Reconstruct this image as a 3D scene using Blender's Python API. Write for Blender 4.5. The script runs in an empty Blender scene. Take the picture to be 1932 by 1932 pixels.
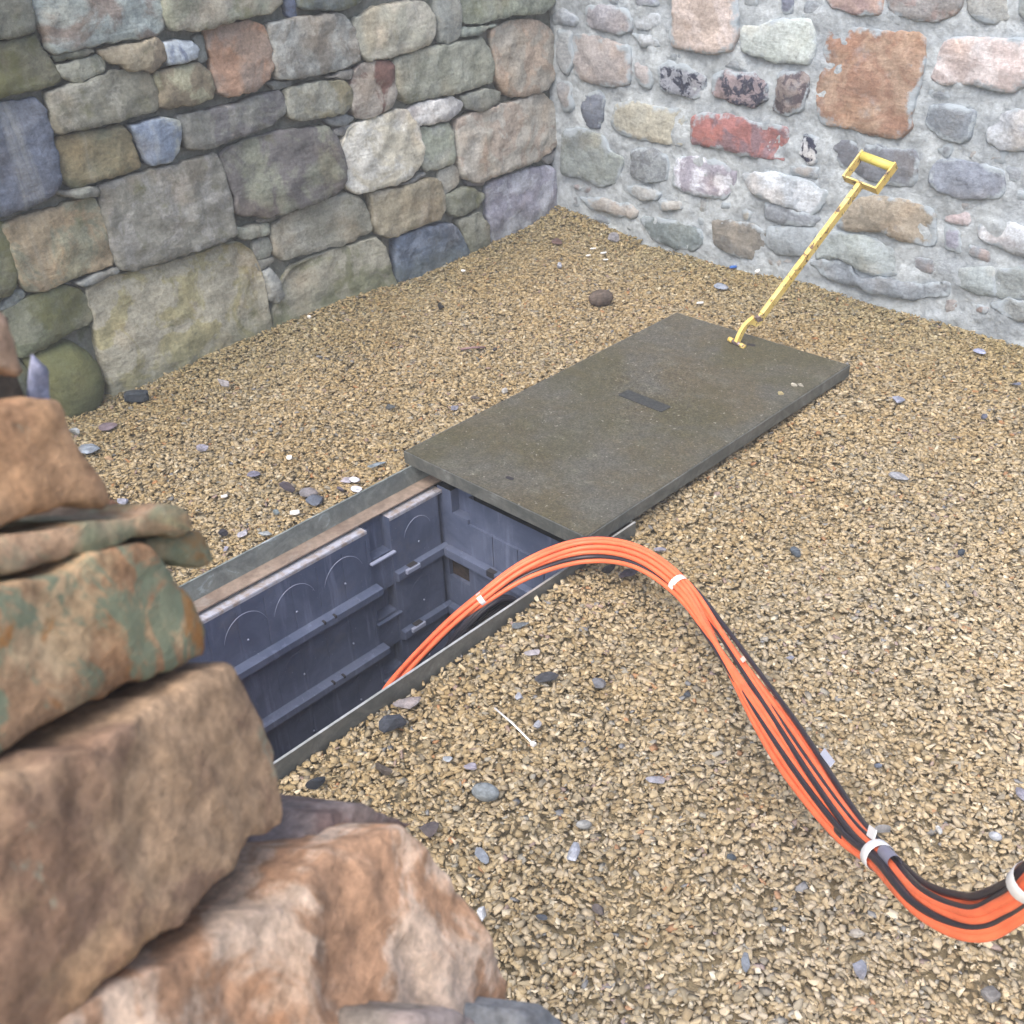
import bpy, bmesh, math, random
import numpy as np
from mathutils import Vector, Matrix, noise
from mathutils.geometry import delaunay_2d_cdt
from math import radians, sin, cos, pi

# ------------------------------------------------------------------ camera, sky, sun, exposure
sc = bpy.context.scene
col = sc.collection
cam_d = bpy.data.cameras.new('camera'); cam = bpy.data.objects.new('camera', cam_d); col.objects.link(cam)
CAM = Vector((3.458, -3.888, 1.715)); YAW, PITCH, ROLL = -0.77795, 0.56792, -0.03863
_f = Vector((sin(YAW)*cos(PITCH), cos(YAW)*cos(PITCH), -sin(PITCH))); _r = Vector((cos(YAW), -sin(YAW), 0)); _u = _r.cross(_f)
R_ = _r*cos(ROLL)+_u*sin(ROLL); U_ = -_r*sin(ROLL)+_u*cos(ROLL)
cam.matrix_world = Matrix(((R_.x, U_.x, -_f.x, CAM.x), (R_.y, U_.y, -_f.y, CAM.y), (R_.z, U_.z, -_f.z, CAM.z), (0, 0, 0, 1)))
cam_d.sensor_width = 36; cam_d.lens = 36*2152/1932; cam_d.clip_start = .02; cam_d.clip_end = 200
cam_d.dof.use_dof = True; cam_d.dof.focus_distance = 2.75; cam_d.dof.aperture_fstop = 12
sc.camera = cam

world = bpy.data.worlds.new('World'); sc.world = world; world.use_nodes = True
wn = world.node_tree.nodes; wl = world.node_tree.links
bg = wn['Background']; sky = wn.new('ShaderNodeTexSky'); sky.sky_type = 'NISHITA'; sky.sun_disc = False
SUN_EL, SUN_AZ = radians(58), radians(163)          # azimuth clockwise from +Y
sky.sun_elevation = SUN_EL; sky.sun_rotation = SUN_AZ; sky.air_density = 1.0; sky.dust_density = 6.0; sky.ozone_density = 1.0
wl.new(sky.outputs[0], bg.inputs[0]); bg.inputs[1].default_value = .15
sun_d = bpy.data.lights.new('sun', 'SUN'); sun = bpy.data.objects.new('sun', sun_d); col.objects.link(sun)
sun_d.energy = 1.0; sun_d.angle = radians(60); sun_d.color = (1.0, .97, .93)
sd = Vector((sin(SUN_AZ)*cos(SUN_EL), cos(SUN_AZ)*cos(SUN_EL), sin(SUN_EL)))
sun.rotation_euler = sd.to_track_quat('Z', 'Y').to_euler(); sun.location = (0, 0, 6)
sc.view_settings.view_transform = 'Standard'; sc.view_settings.look = 'None'
sc.view_settings.exposure = 0.92; sc.view_settings.gamma = 1.0
sc.render.engine = 'CYCLES'; sc.cycles.use_denoising = True; sc.cycles.max_bounces = 6

rng = random.Random(7)
# outline in metres on the wall face (along, up), stone colours, moss
LEFT_STONES = [
 ([(-2.459,1.295),(-2.262,1.304),(-2.267,1.187),(-2.281,1.155),(-2.325,1.148),(-2.502,1.15)],(104,108,98),(120,122,108),0.5),
 ([(-2.26,1.3),(-1.833,1.25),(-1.848,1.095),(-1.899,1.082),(-2.043,1.088),(-2.223,1.082),(-2.248,1.102),(-2.245,1.149),(-2.266,1.2)],(138,150,148),(120,112,105),0.15),
 ([(-1.832,1.263),(-1.368,1.22),(-1.389,1.114),(-1.45,1.09),(-1.586,1.087),(-1.725,1.075),(-1.822,1.092),(-1.843,1.114)],(138,142,122),(150,146,130),0.35),
 ([(-2.505,1.142),(-2.275,1.141),(-2.264,1.1),(-2.231,1.023),(-2.239,1.006),(-2.302,0.999),(-2.367,0.997),(-2.551,0.987)],(104,104,84),(88,92,74),0.7),
 ([(-2.233,1.046),(-2.168,1.055),(-2.099,1.059),(-2.077,1.036),(-2.086,1.012),(-2.135,1.001),(-2.192,0.993),(-2.207,1.009),(-2.227,1.02)],(96,100,84),(130,132,118),0.3),
 ([(-2.092,1.073),(-2.013,1.074),(-1.889,1.076),(-1.865,1.046),(-1.867,1.01),(-1.934,0.981),(-1.965,0.996),(-2.004,1.0),(-2.016,1.016),(-2.057,1.03)],(146,136,112),(116,106,88),0.1),
 ([(-1.865,1.056),(-1.766,1.049),(-1.748,1.023),(-1.763,0.996),(-1.797,0.989),(-1.862,0.992),(-1.869,1.013)],(150,162,172),(98,112,138),0),
 ([(-1.738,1.055),(-1.707,1.058),(-1.713,0.983),(-1.742,0.978),(-1.749,1.004)],(120,126,122),(110,116,112),0.2),
 ([(-2.224,1.08),(-2.117,1.09),(-2.101,1.069),(-2.167,1.062),(-2.225,1.058)],(96,102,88),(110,112,100),0.6),
 ([(-1.701,1.074),(-1.537,1.077),(-1.477,1.051),(-1.465,1.009),(-1.464,0.921),(-1.494,0.885),(-1.552,0.859),(-1.651,0.858),(-1.698,0.875),(-1.705,0.932),(-1.692,0.98),(-1.703,1.035)],(146,128,114),(160,124,98),0.12),
 ([(-1.453,1.058),(-1.307,1.058),(-1.139,1.045),(-1.087,0.995),(-1.076,0.879),(-1.15,0.864),(-1.395,0.865),(-1.457,0.884),(-1.463,0.968)],(130,128,120),(150,154,150),0.12),
 ([(-1.919,0.973),(-1.841,0.98),(-1.751,0.979),(-1.714,0.948),(-1.71,0.892),(-1.72,0.863),(-1.79,0.856),(-1.88,0.861),(-1.924,0.876),(-1.913,0.924)],(120,110,88),(146,144,116),0.25),
 ([(-2.281,0.981),(-2.174,0.994),(-2.074,1.005),(-2.009,1.0),(-1.941,0.977),(-1.914,0.944),(-1.913,0.909),(-1.935,0.864),(-2.043,0.86),(-2.177,0.858),(-2.277,0.862),(-2.289,0.885),(-2.281,0.935)],(112,112,98),(132,132,120),0.45),
 ([(-2.555,0.975),(-2.368,0.975),(-2.319,0.971),(-2.298,0.938),(-2.295,0.873),(-2.3,0.744),(-2.312,0.712),(-2.366,0.686),(-2.428,0.671),(-2.52,0.668),(-2.645,0.675)],(92,102,120),(104,112,126),0),
 ([(-2.281,0.846),(-2.179,0.849),(-2.064,0.842),(-2.039,0.805),(-2.028,0.706),(-2.083,0.696),(-2.162,0.699),(-2.253,0.688),(-2.29,0.712),(-2.296,0.762)],(120,112,82),(104,104,80),0.35),
 ([(-2.038,0.834),(-1.956,0.838),(-1.898,0.834),(-1.866,0.815),(-1.869,0.775),(-1.892,0.723),(-1.927,0.704),(-1.998,0.707),(-2.016,0.729),(-2.022,0.781)],(150,156,146),(112,128,150),0),
 ([(-1.857,0.828),(-1.689,0.827),(-1.454,0.841),(-1.429,0.809),(-1.429,0.766),(-1.508,0.732),(-1.685,0.715),(-1.79,0.706),(-1.849,0.724),(-1.858,0.767)],(112,114,108),(98,98,100),0.2),
 ([(-2.332,0.697),(-2.221,0.685),(-2.191,0.673),(-2.193,0.653),(-2.24,0.654),(-2.3,0.674)],(128,132,122),(120,120,112),0.1),
 ([(-2.512,0.644),(-2.371,0.647),(-2.208,0.647),(-2.194,0.591),(-2.187,0.457),(-2.199,0.422),(-2.288,0.421),(-2.391,0.415),(-2.469,0.407),(-2.509,0.435),(-2.515,0.489),(-2.517,0.571)],(144,128,98),(126,128,106),0.4),
 ([(-2.184,0.679),(-2.027,0.685),(-1.846,0.681),(-1.75,0.686),(-1.727,0.638),(-1.717,0.525),(-1.722,0.395),(-1.812,0.384),(-1.972,0.39),(-2.146,0.384),(-2.183,0.401),(-2.193,0.48),(-2.189,0.6)],(124,124,114),(140,140,134),0.3),
 ([(-1.718,0.685),(-1.616,0.7),(-1.472,0.703),(-1.347,0.689),(-1.26,0.677),(-1.222,0.634),(-1.209,0.538),(-1.214,0.473),(-1.267,0.431),(-1.449,0.423),(-1.586,0.423),(-1.702,0.464),(-1.697,0.525),(-1.708,0.606)],(94,92,92),(116,120,104),0.25),
 ([(-1.705,0.413),(-1.569,0.395),(-1.573,0.354),(-1.687,0.364),(-1.712,0.395)],(134,140,126),(124,126,114),0.1),
 ([(-1.608,0.417),(-1.536,0.421),(-1.535,0.406),(-1.589,0.403)],(120,122,116),(120,120,114),0),
 ([(-1.649,0.345),(-1.578,0.346),(-1.569,0.299),(-1.591,0.275),(-1.641,0.277)],(122,126,116),(124,124,118),0),
 ([(-1.646,0.269),(-1.571,0.266),(-1.57,0.247),(-1.634,0.235)],(122,124,116),(120,120,114),0),
 ([(-1.632,0.226),(-1.591,0.232),(-1.559,0.166),(-1.552,0.12),(-1.58,0.09),(-1.62,0.116)],(138,142,138),(130,132,126),0),
 ([(-2.338,0.404),(-2.268,0.41),(-2.193,0.409),(-2.19,0.397),(-2.263,0.386),(-2.32,0.385)],(132,138,136),(120,120,112),0),
 ([(-2.303,0.366),(-2.217,0.384),(-2.039,0.37),(-1.782,0.365),(-1.715,0.361),(-1.666,0.326),(-1.639,0.246),(-1.629,0.106),(-1.631,-0.009),(-1.678,-0.044),(-1.715,-0.164),(-2.061,-0.162),(-2.322,-0.089),(-2.329,0.006),(-2.319,0.163),(-2.305,0.266)],(152,148,128),(146,140,100),0.18),
 ([(-2.587,0.381),(-2.52,0.396),(-2.397,0.411),(-2.333,0.378),(-2.301,0.327),(-2.305,0.266),(-2.378,0.251),(-2.517,0.232),(-2.578,0.227),(-2.59,0.259)],(98,106,82),(116,120,100),0.7),
 ([(-2.568,0.412),(-2.542,0.43),(-2.512,0.423),(-2.506,0.408),(-2.531,0.395),(-2.59,0.387)],(112,122,122),(110,118,112),0.1),
 ([(-2.583,0.228),(-2.493,0.241),(-2.412,0.229),(-2.361,0.183),(-2.326,0.112),(-2.323,0.064),(-2.358,-0.037),(-2.397,-0.145),(-2.53,-0.107),(-2.529,0.001),(-2.563,0.143)],(98,104,66),(90,98,58),1.0),
 ([(-2.647,0.67),(-2.515,0.65),(-2.503,0.567),(-2.514,0.473),(-2.558,0.429),(-2.715,0.443)],(88,92,80),(96,100,80),0.8),
 ([(-2.723,0.415),(-2.592,0.383),(-2.597,0.255),(-2.583,0.228),(-2.529,0.001),(-2.553,-0.109),(-2.843,0.016)],(92,98,84),(98,100,88),0.6),
 ([(-1.319,1.195),(-0.99,1.156),(-1.054,1.07),(-1.122,1.058),(-1.25,1.07),(-1.316,1.089)],(116,124,112),(104,116,118),0.5),
 ([(-1.375,1.142),(-1.33,1.147),(-1.328,1.06),(-1.343,1.052),(-1.373,1.077)],(92,104,130),(84,96,116),0),
 ([(-1.069,1.019),(-0.974,1.044),(-0.802,1.045),(-0.723,1.021),(-0.698,0.978),(-0.701,0.905),(-0.737,0.876),(-0.886,0.868),(-1.028,0.868),(-1.063,0.893),(-1.077,0.961)],(150,150,134),(160,158,144),0.12),
 ([(-0.674,1.098),(-0.553,1.083),(-0.56,0.884),(-0.628,0.862),(-0.677,0.889),(-0.681,0.976)],(130,136,132),(140,142,134),0.1),
 ([(-0.538,1.104),(-0.015,1.043),(-0.013,0.927),(-0.098,0.904),(-0.271,0.922),(-0.411,0.915),(-0.544,0.928)],(134,142,124),(124,132,120),0.35),
 ([(-0.549,0.911),(-0.347,0.897),(-0.458,0.879),(-0.552,0.879)],(128,138,132),(120,130,120),0.2),
 ([(-0.385,0.881),(-0.273,0.895),(-0.128,0.884),(-0.03,0.842),(-0.0,0.78),(-0.009,0.626),(-0.056,0.588),(-0.189,0.589),(-0.315,0.615),(-0.359,0.687),(-0.373,0.782)],(160,154,142),(166,148,130),0.06),
 ([(-0.912,0.852),(-0.804,0.869),(-0.593,0.865),(-0.442,0.86),(-0.398,0.817),(-0.375,0.752),(-0.388,0.679),(-0.564,0.673),(-0.739,0.681),(-0.858,0.682),(-0.911,0.725),(-0.911,0.795)],(136,140,124),(146,150,136),0.2),
 ([(-1.091,0.859),(-0.998,0.858),(-0.936,0.85),(-0.919,0.825),(-0.923,0.727),(-0.948,0.685),(-1.038,0.67),(-1.115,0.679),(-1.14,0.722),(-1.129,0.799)],(150,144,134),(110,80,72),0),
 ([(-1.421,0.835),(-1.307,0.841),(-1.178,0.827),(-1.132,0.782),(-1.13,0.742),(-1.172,0.711),(-1.291,0.714),(-1.411,0.73),(-1.43,0.766)],(140,142,130),(132,128,100),0.15),
 ([(-1.256,0.704),(-1.173,0.705),(-1.123,0.681),(-1.148,0.666),(-1.238,0.675)],(128,136,138),(120,126,128),0),
 ([(-1.218,0.657),(-1.171,0.664),(-1.154,0.655),(-1.173,0.63),(-1.211,0.631)],(140,140,136),(120,120,120),0),
 ([(-1.497,0.872),(-1.389,0.861),(-1.389,0.839),(-1.461,0.843)],(126,132,130),(120,124,118),0),
 ([(-1.201,0.595),(-1.15,0.654),(-1.023,0.664),(-0.925,0.674),(-0.877,0.659),(-0.825,0.595),(-0.805,0.504),(-0.833,0.441),(-0.914,0.403),(-1.04,0.401),(-1.168,0.41),(-1.211,0.442),(-1.214,0.503)],(168,164,146),(178,178,170),0.05),
 ([(-0.877,0.659),(-0.774,0.676),(-0.61,0.663),(-0.568,0.628),(-0.588,0.603),(-0.661,0.58),(-0.766,0.583),(-0.833,0.599)],(186,186,184),(160,160,162),0),
 ([(-0.574,0.657),(-0.436,0.663),(-0.353,0.638),(-0.355,0.597),(-0.47,0.574),(-0.551,0.609)],(124,128,118),(110,114,110),0.1),
 ([(-0.81,0.573),(-0.645,0.564),(-0.621,0.528),(-0.622,0.4),(-0.784,0.404),(-0.816,0.437),(-0.801,0.497)],(142,150,134),(150,156,146),0.08),
 ([(-0.608,0.57),(-0.479,0.582),(-0.249,0.577),(-0.077,0.578),(-0.006,0.511),(0.019,0.382),(-0.009,0.332),(-0.148,0.3),(-0.352,0.298),(-0.518,0.296),(-0.591,0.333),(-0.609,0.449)],(168,164,154),(160,146,132),0.05),
 ([(-0.715,0.382),(-0.624,0.387),(-0.599,0.348),(-0.602,0.309),(-0.697,0.285),(-0.716,0.323)],(156,156,146),(150,150,140),0.05),
 ([(-1.098,0.396),(-0.943,0.378),(-0.769,0.378),(-0.719,0.337),(-0.71,0.242),(-0.741,0.196),(-0.893,0.202),(-1.007,0.193),(-1.064,0.215),(-1.091,0.262),(-1.089,0.338)],(148,140,116),(158,152,134),0.1),
 ([(-0.706,0.281),(-0.566,0.29),(-0.465,0.228),(-0.506,0.19),(-0.632,0.174),(-0.702,0.22)],(112,116,102),(122,126,112),0.3),
 ([(-0.633,0.161),(-0.508,0.163),(-0.454,0.092),(-0.47,-0.011),(-0.563,-0.064),(-0.595,0.031)],(122,124,112),(116,118,104),0.3),
 ([(-0.443,0.264),(-0.303,0.272),(-0.159,0.274),(0.0,0.245),(0.008,0.045),(-0.017,-0.085),(-0.424,-0.075),(-0.443,0.104)],(142,142,160),(168,172,186),0),
 ([(-0.982,0.187),(-0.824,0.184),(-0.67,0.16),(-0.619,0.094),(-0.587,0.008),(-0.596,-0.105),(-0.997,-0.089),(-1.01,0.02),(-0.996,0.104)],(80,96,118),(108,122,142),0),
 ([(-1.558,0.38),(-1.413,0.42),(-1.222,0.42),(-1.14,0.388),(-1.101,0.309),(-1.093,0.243),(-1.211,0.223),(-1.367,0.235),(-1.531,0.245),(-1.562,0.278)],(130,130,116),(144,144,132),0.2),
 ([(-1.558,0.153),(-1.501,0.205),(-1.346,0.217),(-1.081,0.207),(-1.045,0.158),(-1.017,0.001),(-1.043,-0.109),(-1.42,-0.101),(-1.639,-0.072),(-1.596,0.083)],(150,148,130),(124,126,98),0.3),
 ([(-0.095,0.302),(0.018,0.312),(0.022,0.276),(-0.043,0.262)],(142,144,146),(130,130,130),0),
 ([(-1.114,0.852),(-1.166,0.855),(-1.242,0.846),(-1.185,0.831),(-1.126,0.821)],(124,122,116),(120,118,112),0),
 ([(-0.941,0.39),(-0.845,0.405),(-0.802,0.402),(-0.812,0.391),(-0.917,0.378)],(124,126,124),(118,118,116),0),
 ([(-0.564,0.313),(-0.45,0.307),(-0.462,0.269),(-0.547,0.289)],(120,120,124),(112,112,116),0),
]
RIGHT_STONES = [
 ([(-0.007,0.891),(0.046,0.917),(0.119,0.876),(0.104,0.854),(0.0,0.85)],(136,150,166),(150,158,166),0),
 ([(0.184,0.928),(0.282,0.946),(0.378,0.934),(0.406,0.901),(0.4,0.861),(0.346,0.846),(0.255,0.853),(0.191,0.862)],(150,150,162),(170,170,178),0),
 ([(0.432,0.928),(0.531,0.932),(0.539,0.898),(0.514,0.872),(0.46,0.872),(0.426,0.898)],(176,186,194),(160,170,178),0),
 ([(0.614,1.066),(0.895,1.085),(0.914,0.895),(0.898,0.846),(0.815,0.821),(0.722,0.823),(0.639,0.827),(0.612,0.856),(0.621,0.934)],(186,166,152),(206,190,184),1),
 ([(0.944,0.925),(1.023,0.937),(1.105,0.962),(1.213,0.967),(1.238,0.894),(1.23,0.83),(1.137,0.82),(1.034,0.828),(0.945,0.846)],(176,190,184),(190,202,200),0),
 ([(0.107,0.813),(0.198,0.817),(0.312,0.812),(0.402,0.791),(0.41,0.751),(0.406,0.662),(0.343,0.639),(0.257,0.639),(0.162,0.644),(0.118,0.671)],(166,158,156),(156,150,150),0),
 ([(0.015,0.82),(0.089,0.822),(0.103,0.717),(0.073,0.655),(0.02,0.681)],(150,160,166),(160,166,170),0),
 ([(0.421,0.848),(0.527,0.853),(0.542,0.82),(0.469,0.808)],(180,190,196),(166,174,182),0),
 ([(0.437,0.754),(0.512,0.751),(0.521,0.686),(0.502,0.653),(0.44,0.677)],(176,168,166),(166,164,168),0),
 ([(0.559,0.736),(0.61,0.762),(0.694,0.757),(0.766,0.725),(0.782,0.678),(0.746,0.648),(0.669,0.648),(0.576,0.652)],(150,156,170),(52,60,84),2),
 ([(0.827,0.737),(0.875,0.758),(0.994,0.762),(1.055,0.731),(1.063,0.684),(1.005,0.647),(0.92,0.655),(0.833,0.669)],(144,128,134),(60,64,86),2),
 ([(1.114,0.776),(1.17,0.787),(1.23,0.78),(1.23,0.734),(1.222,0.667),(1.157,0.643),(1.104,0.651),(1.108,0.718)],(140,126,122),(92,82,90),2),
 ([(0.162,0.584),(0.236,0.599),(0.276,0.582),(0.266,0.504),(0.252,0.458),(0.163,0.462),(0.155,0.522)],(98,110,132),(120,130,146),0),
 ([(0.345,0.564),(0.443,0.593),(0.553,0.581),(0.672,0.587),(0.697,0.554),(0.693,0.454),(0.6,0.444),(0.476,0.442),(0.362,0.452),(0.318,0.484)],(178,174,152),(160,160,146),0),
 ([(0.744,0.576),(0.9,0.603),(0.998,0.594),(1.157,0.588),(1.173,0.499),(1.152,0.47),(1.01,0.46),(0.854,0.468),(0.738,0.466)],(172,102,98),(142,108,118),3),
 ([(0.047,0.411),(0.147,0.437),(0.275,0.417),(0.305,0.365),(0.378,0.354),(0.365,0.29),(0.33,0.237),(0.262,0.208),(0.163,0.226),(0.045,0.223)],(140,152,146),(124,136,140),0),
 ([(0.435,0.391),(0.546,0.414),(0.609,0.386),(0.613,0.299),(0.524,0.272),(0.438,0.285)],(136,146,152),(116,124,132),2),
 ([(0.67,0.386),(0.748,0.414),(0.845,0.415),(0.942,0.394),(0.941,0.33),(0.901,0.275),(0.824,0.266),(0.717,0.268),(0.662,0.28),(0.662,0.341)],(158,154,172),(208,212,226),3),
 ([(0.993,0.382),(1.135,0.417),(1.252,0.412),(1.358,0.38),(1.332,0.32),(1.296,0.282),(1.226,0.299),(1.116,0.304),(1.035,0.326)],(168,180,192),(196,206,216),3),
 ([(0.418,0.224),(0.482,0.248),(0.582,0.232),(0.562,0.205),(0.477,0.189)],(160,168,172),(170,172,170),0),
 ([(0.147,0.133),(0.278,0.152),(0.413,0.154),(0.457,0.133),(0.436,0.1),(0.325,0.095),(0.202,0.101)],(172,162,150),(156,156,154),0),
 ([(0.028,0.141),(0.116,0.151),(0.124,0.092),(0.036,0.088)],(146,152,158),(140,146,152),0),
 ([(0.495,0.105),(0.573,0.127),(0.698,0.129),(0.794,0.115),(0.804,0.071),(0.773,0.029),(0.663,0.017),(0.555,0.029)],(118,134,136),(104,120,124),0),
 ([(0.864,0.168),(0.94,0.184),(1.035,0.192),(1.112,0.17),(1.101,0.091),(1.073,0.051),(0.951,0.057),(0.877,0.075)],(142,136,124),(120,118,112),3),
 ([(1.153,0.189),(1.203,0.221),(1.237,0.185),(1.239,0.121),(1.186,0.109)],(140,154,160),(150,160,164),0),
 ([(0.59,0.199),(0.686,0.217),(0.701,0.192),(0.606,0.168)],(172,172,168),(160,164,164),0),
 ([(0.011,0.603),(0.08,0.612),(0.102,0.526),(0.048,0.502)],(150,154,160),(140,144,150),0),
 ([(0.395,1.032),(0.532,1.051),(0.539,0.966),(0.451,0.957)],(138,152,176),(150,160,176),0),
 ([(0.925,1.069),(0.982,1.073),(0.988,1.006),(0.942,1.003)],(166,178,180),(160,170,176),0),
 ([(1.253,1.104),(1.472,1.119),(1.482,1.018),(1.409,1.008),(1.295,1.022)],(180,150,138),(170,140,136),3),
 ([(1.481,1.119),(1.742,1.137),(1.753,1.051),(1.708,1.023),(1.651,1.01),(1.53,1.02)],(152,150,150),(160,140,136),3),
 ([(1.776,1.139),(1.883,1.146),(1.907,1.044),(1.873,1.025),(1.829,1.026),(1.789,1.05)],(152,154,148),(160,166,166),0),
 ([(1.932,1.149),(2.033,1.156),(2.058,1.042),(1.979,1.043),(1.951,1.059)],(172,182,176),(166,176,176),0),
 ([(1.089,1.054),(1.132,1.057),(1.136,0.996),(1.101,0.993)],(104,112,140),(120,130,150),0),
 ([(1.3,0.945),(1.345,0.96),(1.467,0.956),(1.612,0.961),(1.65,0.948),(1.657,0.865),(1.652,0.778),(1.646,0.667),(1.608,0.625),(1.517,0.62),(1.411,0.632),(1.314,0.628),(1.285,0.685),(1.274,0.776),(1.289,0.868)],(176,142,112),(158,114,86),4),
 ([(1.73,0.952),(1.795,0.97),(1.981,0.98),(2.109,0.993),(2.131,0.894),(2.012,0.848),(1.97,0.822),(1.912,0.827),(1.821,0.833),(1.74,0.819),(1.709,0.837),(1.721,0.901)],(192,174,170),(208,196,194),3),
 ([(1.711,0.742),(1.79,0.753),(1.86,0.745),(1.866,0.694),(1.854,0.657),(1.829,0.64),(1.761,0.652),(1.716,0.677)],(122,134,146),(112,124,136),0),
 ([(1.929,0.72),(1.949,0.753),(2.025,0.772),(2.156,0.785),(2.177,0.69),(2.05,0.649),(1.976,0.641),(1.925,0.668)],(186,194,202),(170,178,188),3),
 ([(1.218,0.551),(1.238,0.569),(1.3,0.568),(1.294,0.485),(1.266,0.48),(1.234,0.509)],(186,196,206),(52,60,88),2),
 ([(1.369,0.541),(1.397,0.578),(1.471,0.58),(1.575,0.578),(1.676,0.58),(1.695,0.551),(1.685,0.465),(1.61,0.452),(1.488,0.464),(1.404,0.484)],(122,130,142),(112,118,130),0),
 ([(1.755,0.534),(1.785,0.571),(1.915,0.579),(1.987,0.564),(2.006,0.514),(1.989,0.484),(1.914,0.466),(1.818,0.466),(1.76,0.488)],(122,132,150),(138,150,168),0),
 ([(1.45,0.354),(1.5,0.383),(1.576,0.407),(1.679,0.407),(1.772,0.396),(1.788,0.342),(1.797,0.281),(1.764,0.264),(1.676,0.27),(1.595,0.283),(1.474,0.257),(1.427,0.273)],(172,158,134),(140,130,110),4),
 ([(1.834,0.375),(1.854,0.403),(1.901,0.408),(1.912,0.372),(1.875,0.365)],(178,160,162),(190,182,186),0),
 ([(1.835,0.342),(1.886,0.334),(1.903,0.27),(1.847,0.277)],(154,156,178),(160,166,184),0),
 ([(1.958,0.358),(1.978,0.4),(2.064,0.408),(2.103,0.397),(2.239,0.417),(2.264,0.304),(2.084,0.31),(1.972,0.333)],(188,196,204),(172,172,178),3),
 ([(2.01,0.582),(2.048,0.592),(2.065,0.556),(2.026,0.549)],(150,160,172),(160,170,180),0),
 ([(1.355,0.209),(1.418,0.243),(1.545,0.249),(1.655,0.227),(1.732,0.204),(1.735,0.154),(1.619,0.116),(1.536,0.118),(1.454,0.147),(1.354,0.119)],(164,178,182),(156,170,168),0),
 ([(1.327,0.102),(1.433,0.136),(1.501,0.131),(1.541,0.087),(1.625,0.113),(1.752,0.117),(1.873,0.157),(1.877,0.107),(1.762,0.058),(1.602,0.049),(1.433,0.051)],(134,146,158),(124,136,146),0),
 ([(1.914,0.206),(2.027,0.242),(2.055,0.151),(2.0,0.138),(1.918,0.157)],(154,168,172),(146,160,162),0),
 ([(2.043,0.236),(2.245,0.292),(2.268,0.185),(2.066,0.144)],(156,168,170),(146,158,158),0),
 ([(1.108,0.296),(1.198,0.298),(1.334,0.278),(1.31,0.247),(1.188,0.227),(1.115,0.234)],(142,152,164),(130,140,150),0),
 ([(1.13,0.199),(1.253,0.23),(1.329,0.23),(1.306,0.129),(1.177,0.101),(1.125,0.133)],(150,162,170),(140,152,160),0),
 ([(2.053,0.111),(2.108,0.145),(2.271,0.172),(2.287,0.104),(2.131,0.077)],(146,156,158),(140,146,146),0),
]
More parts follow.
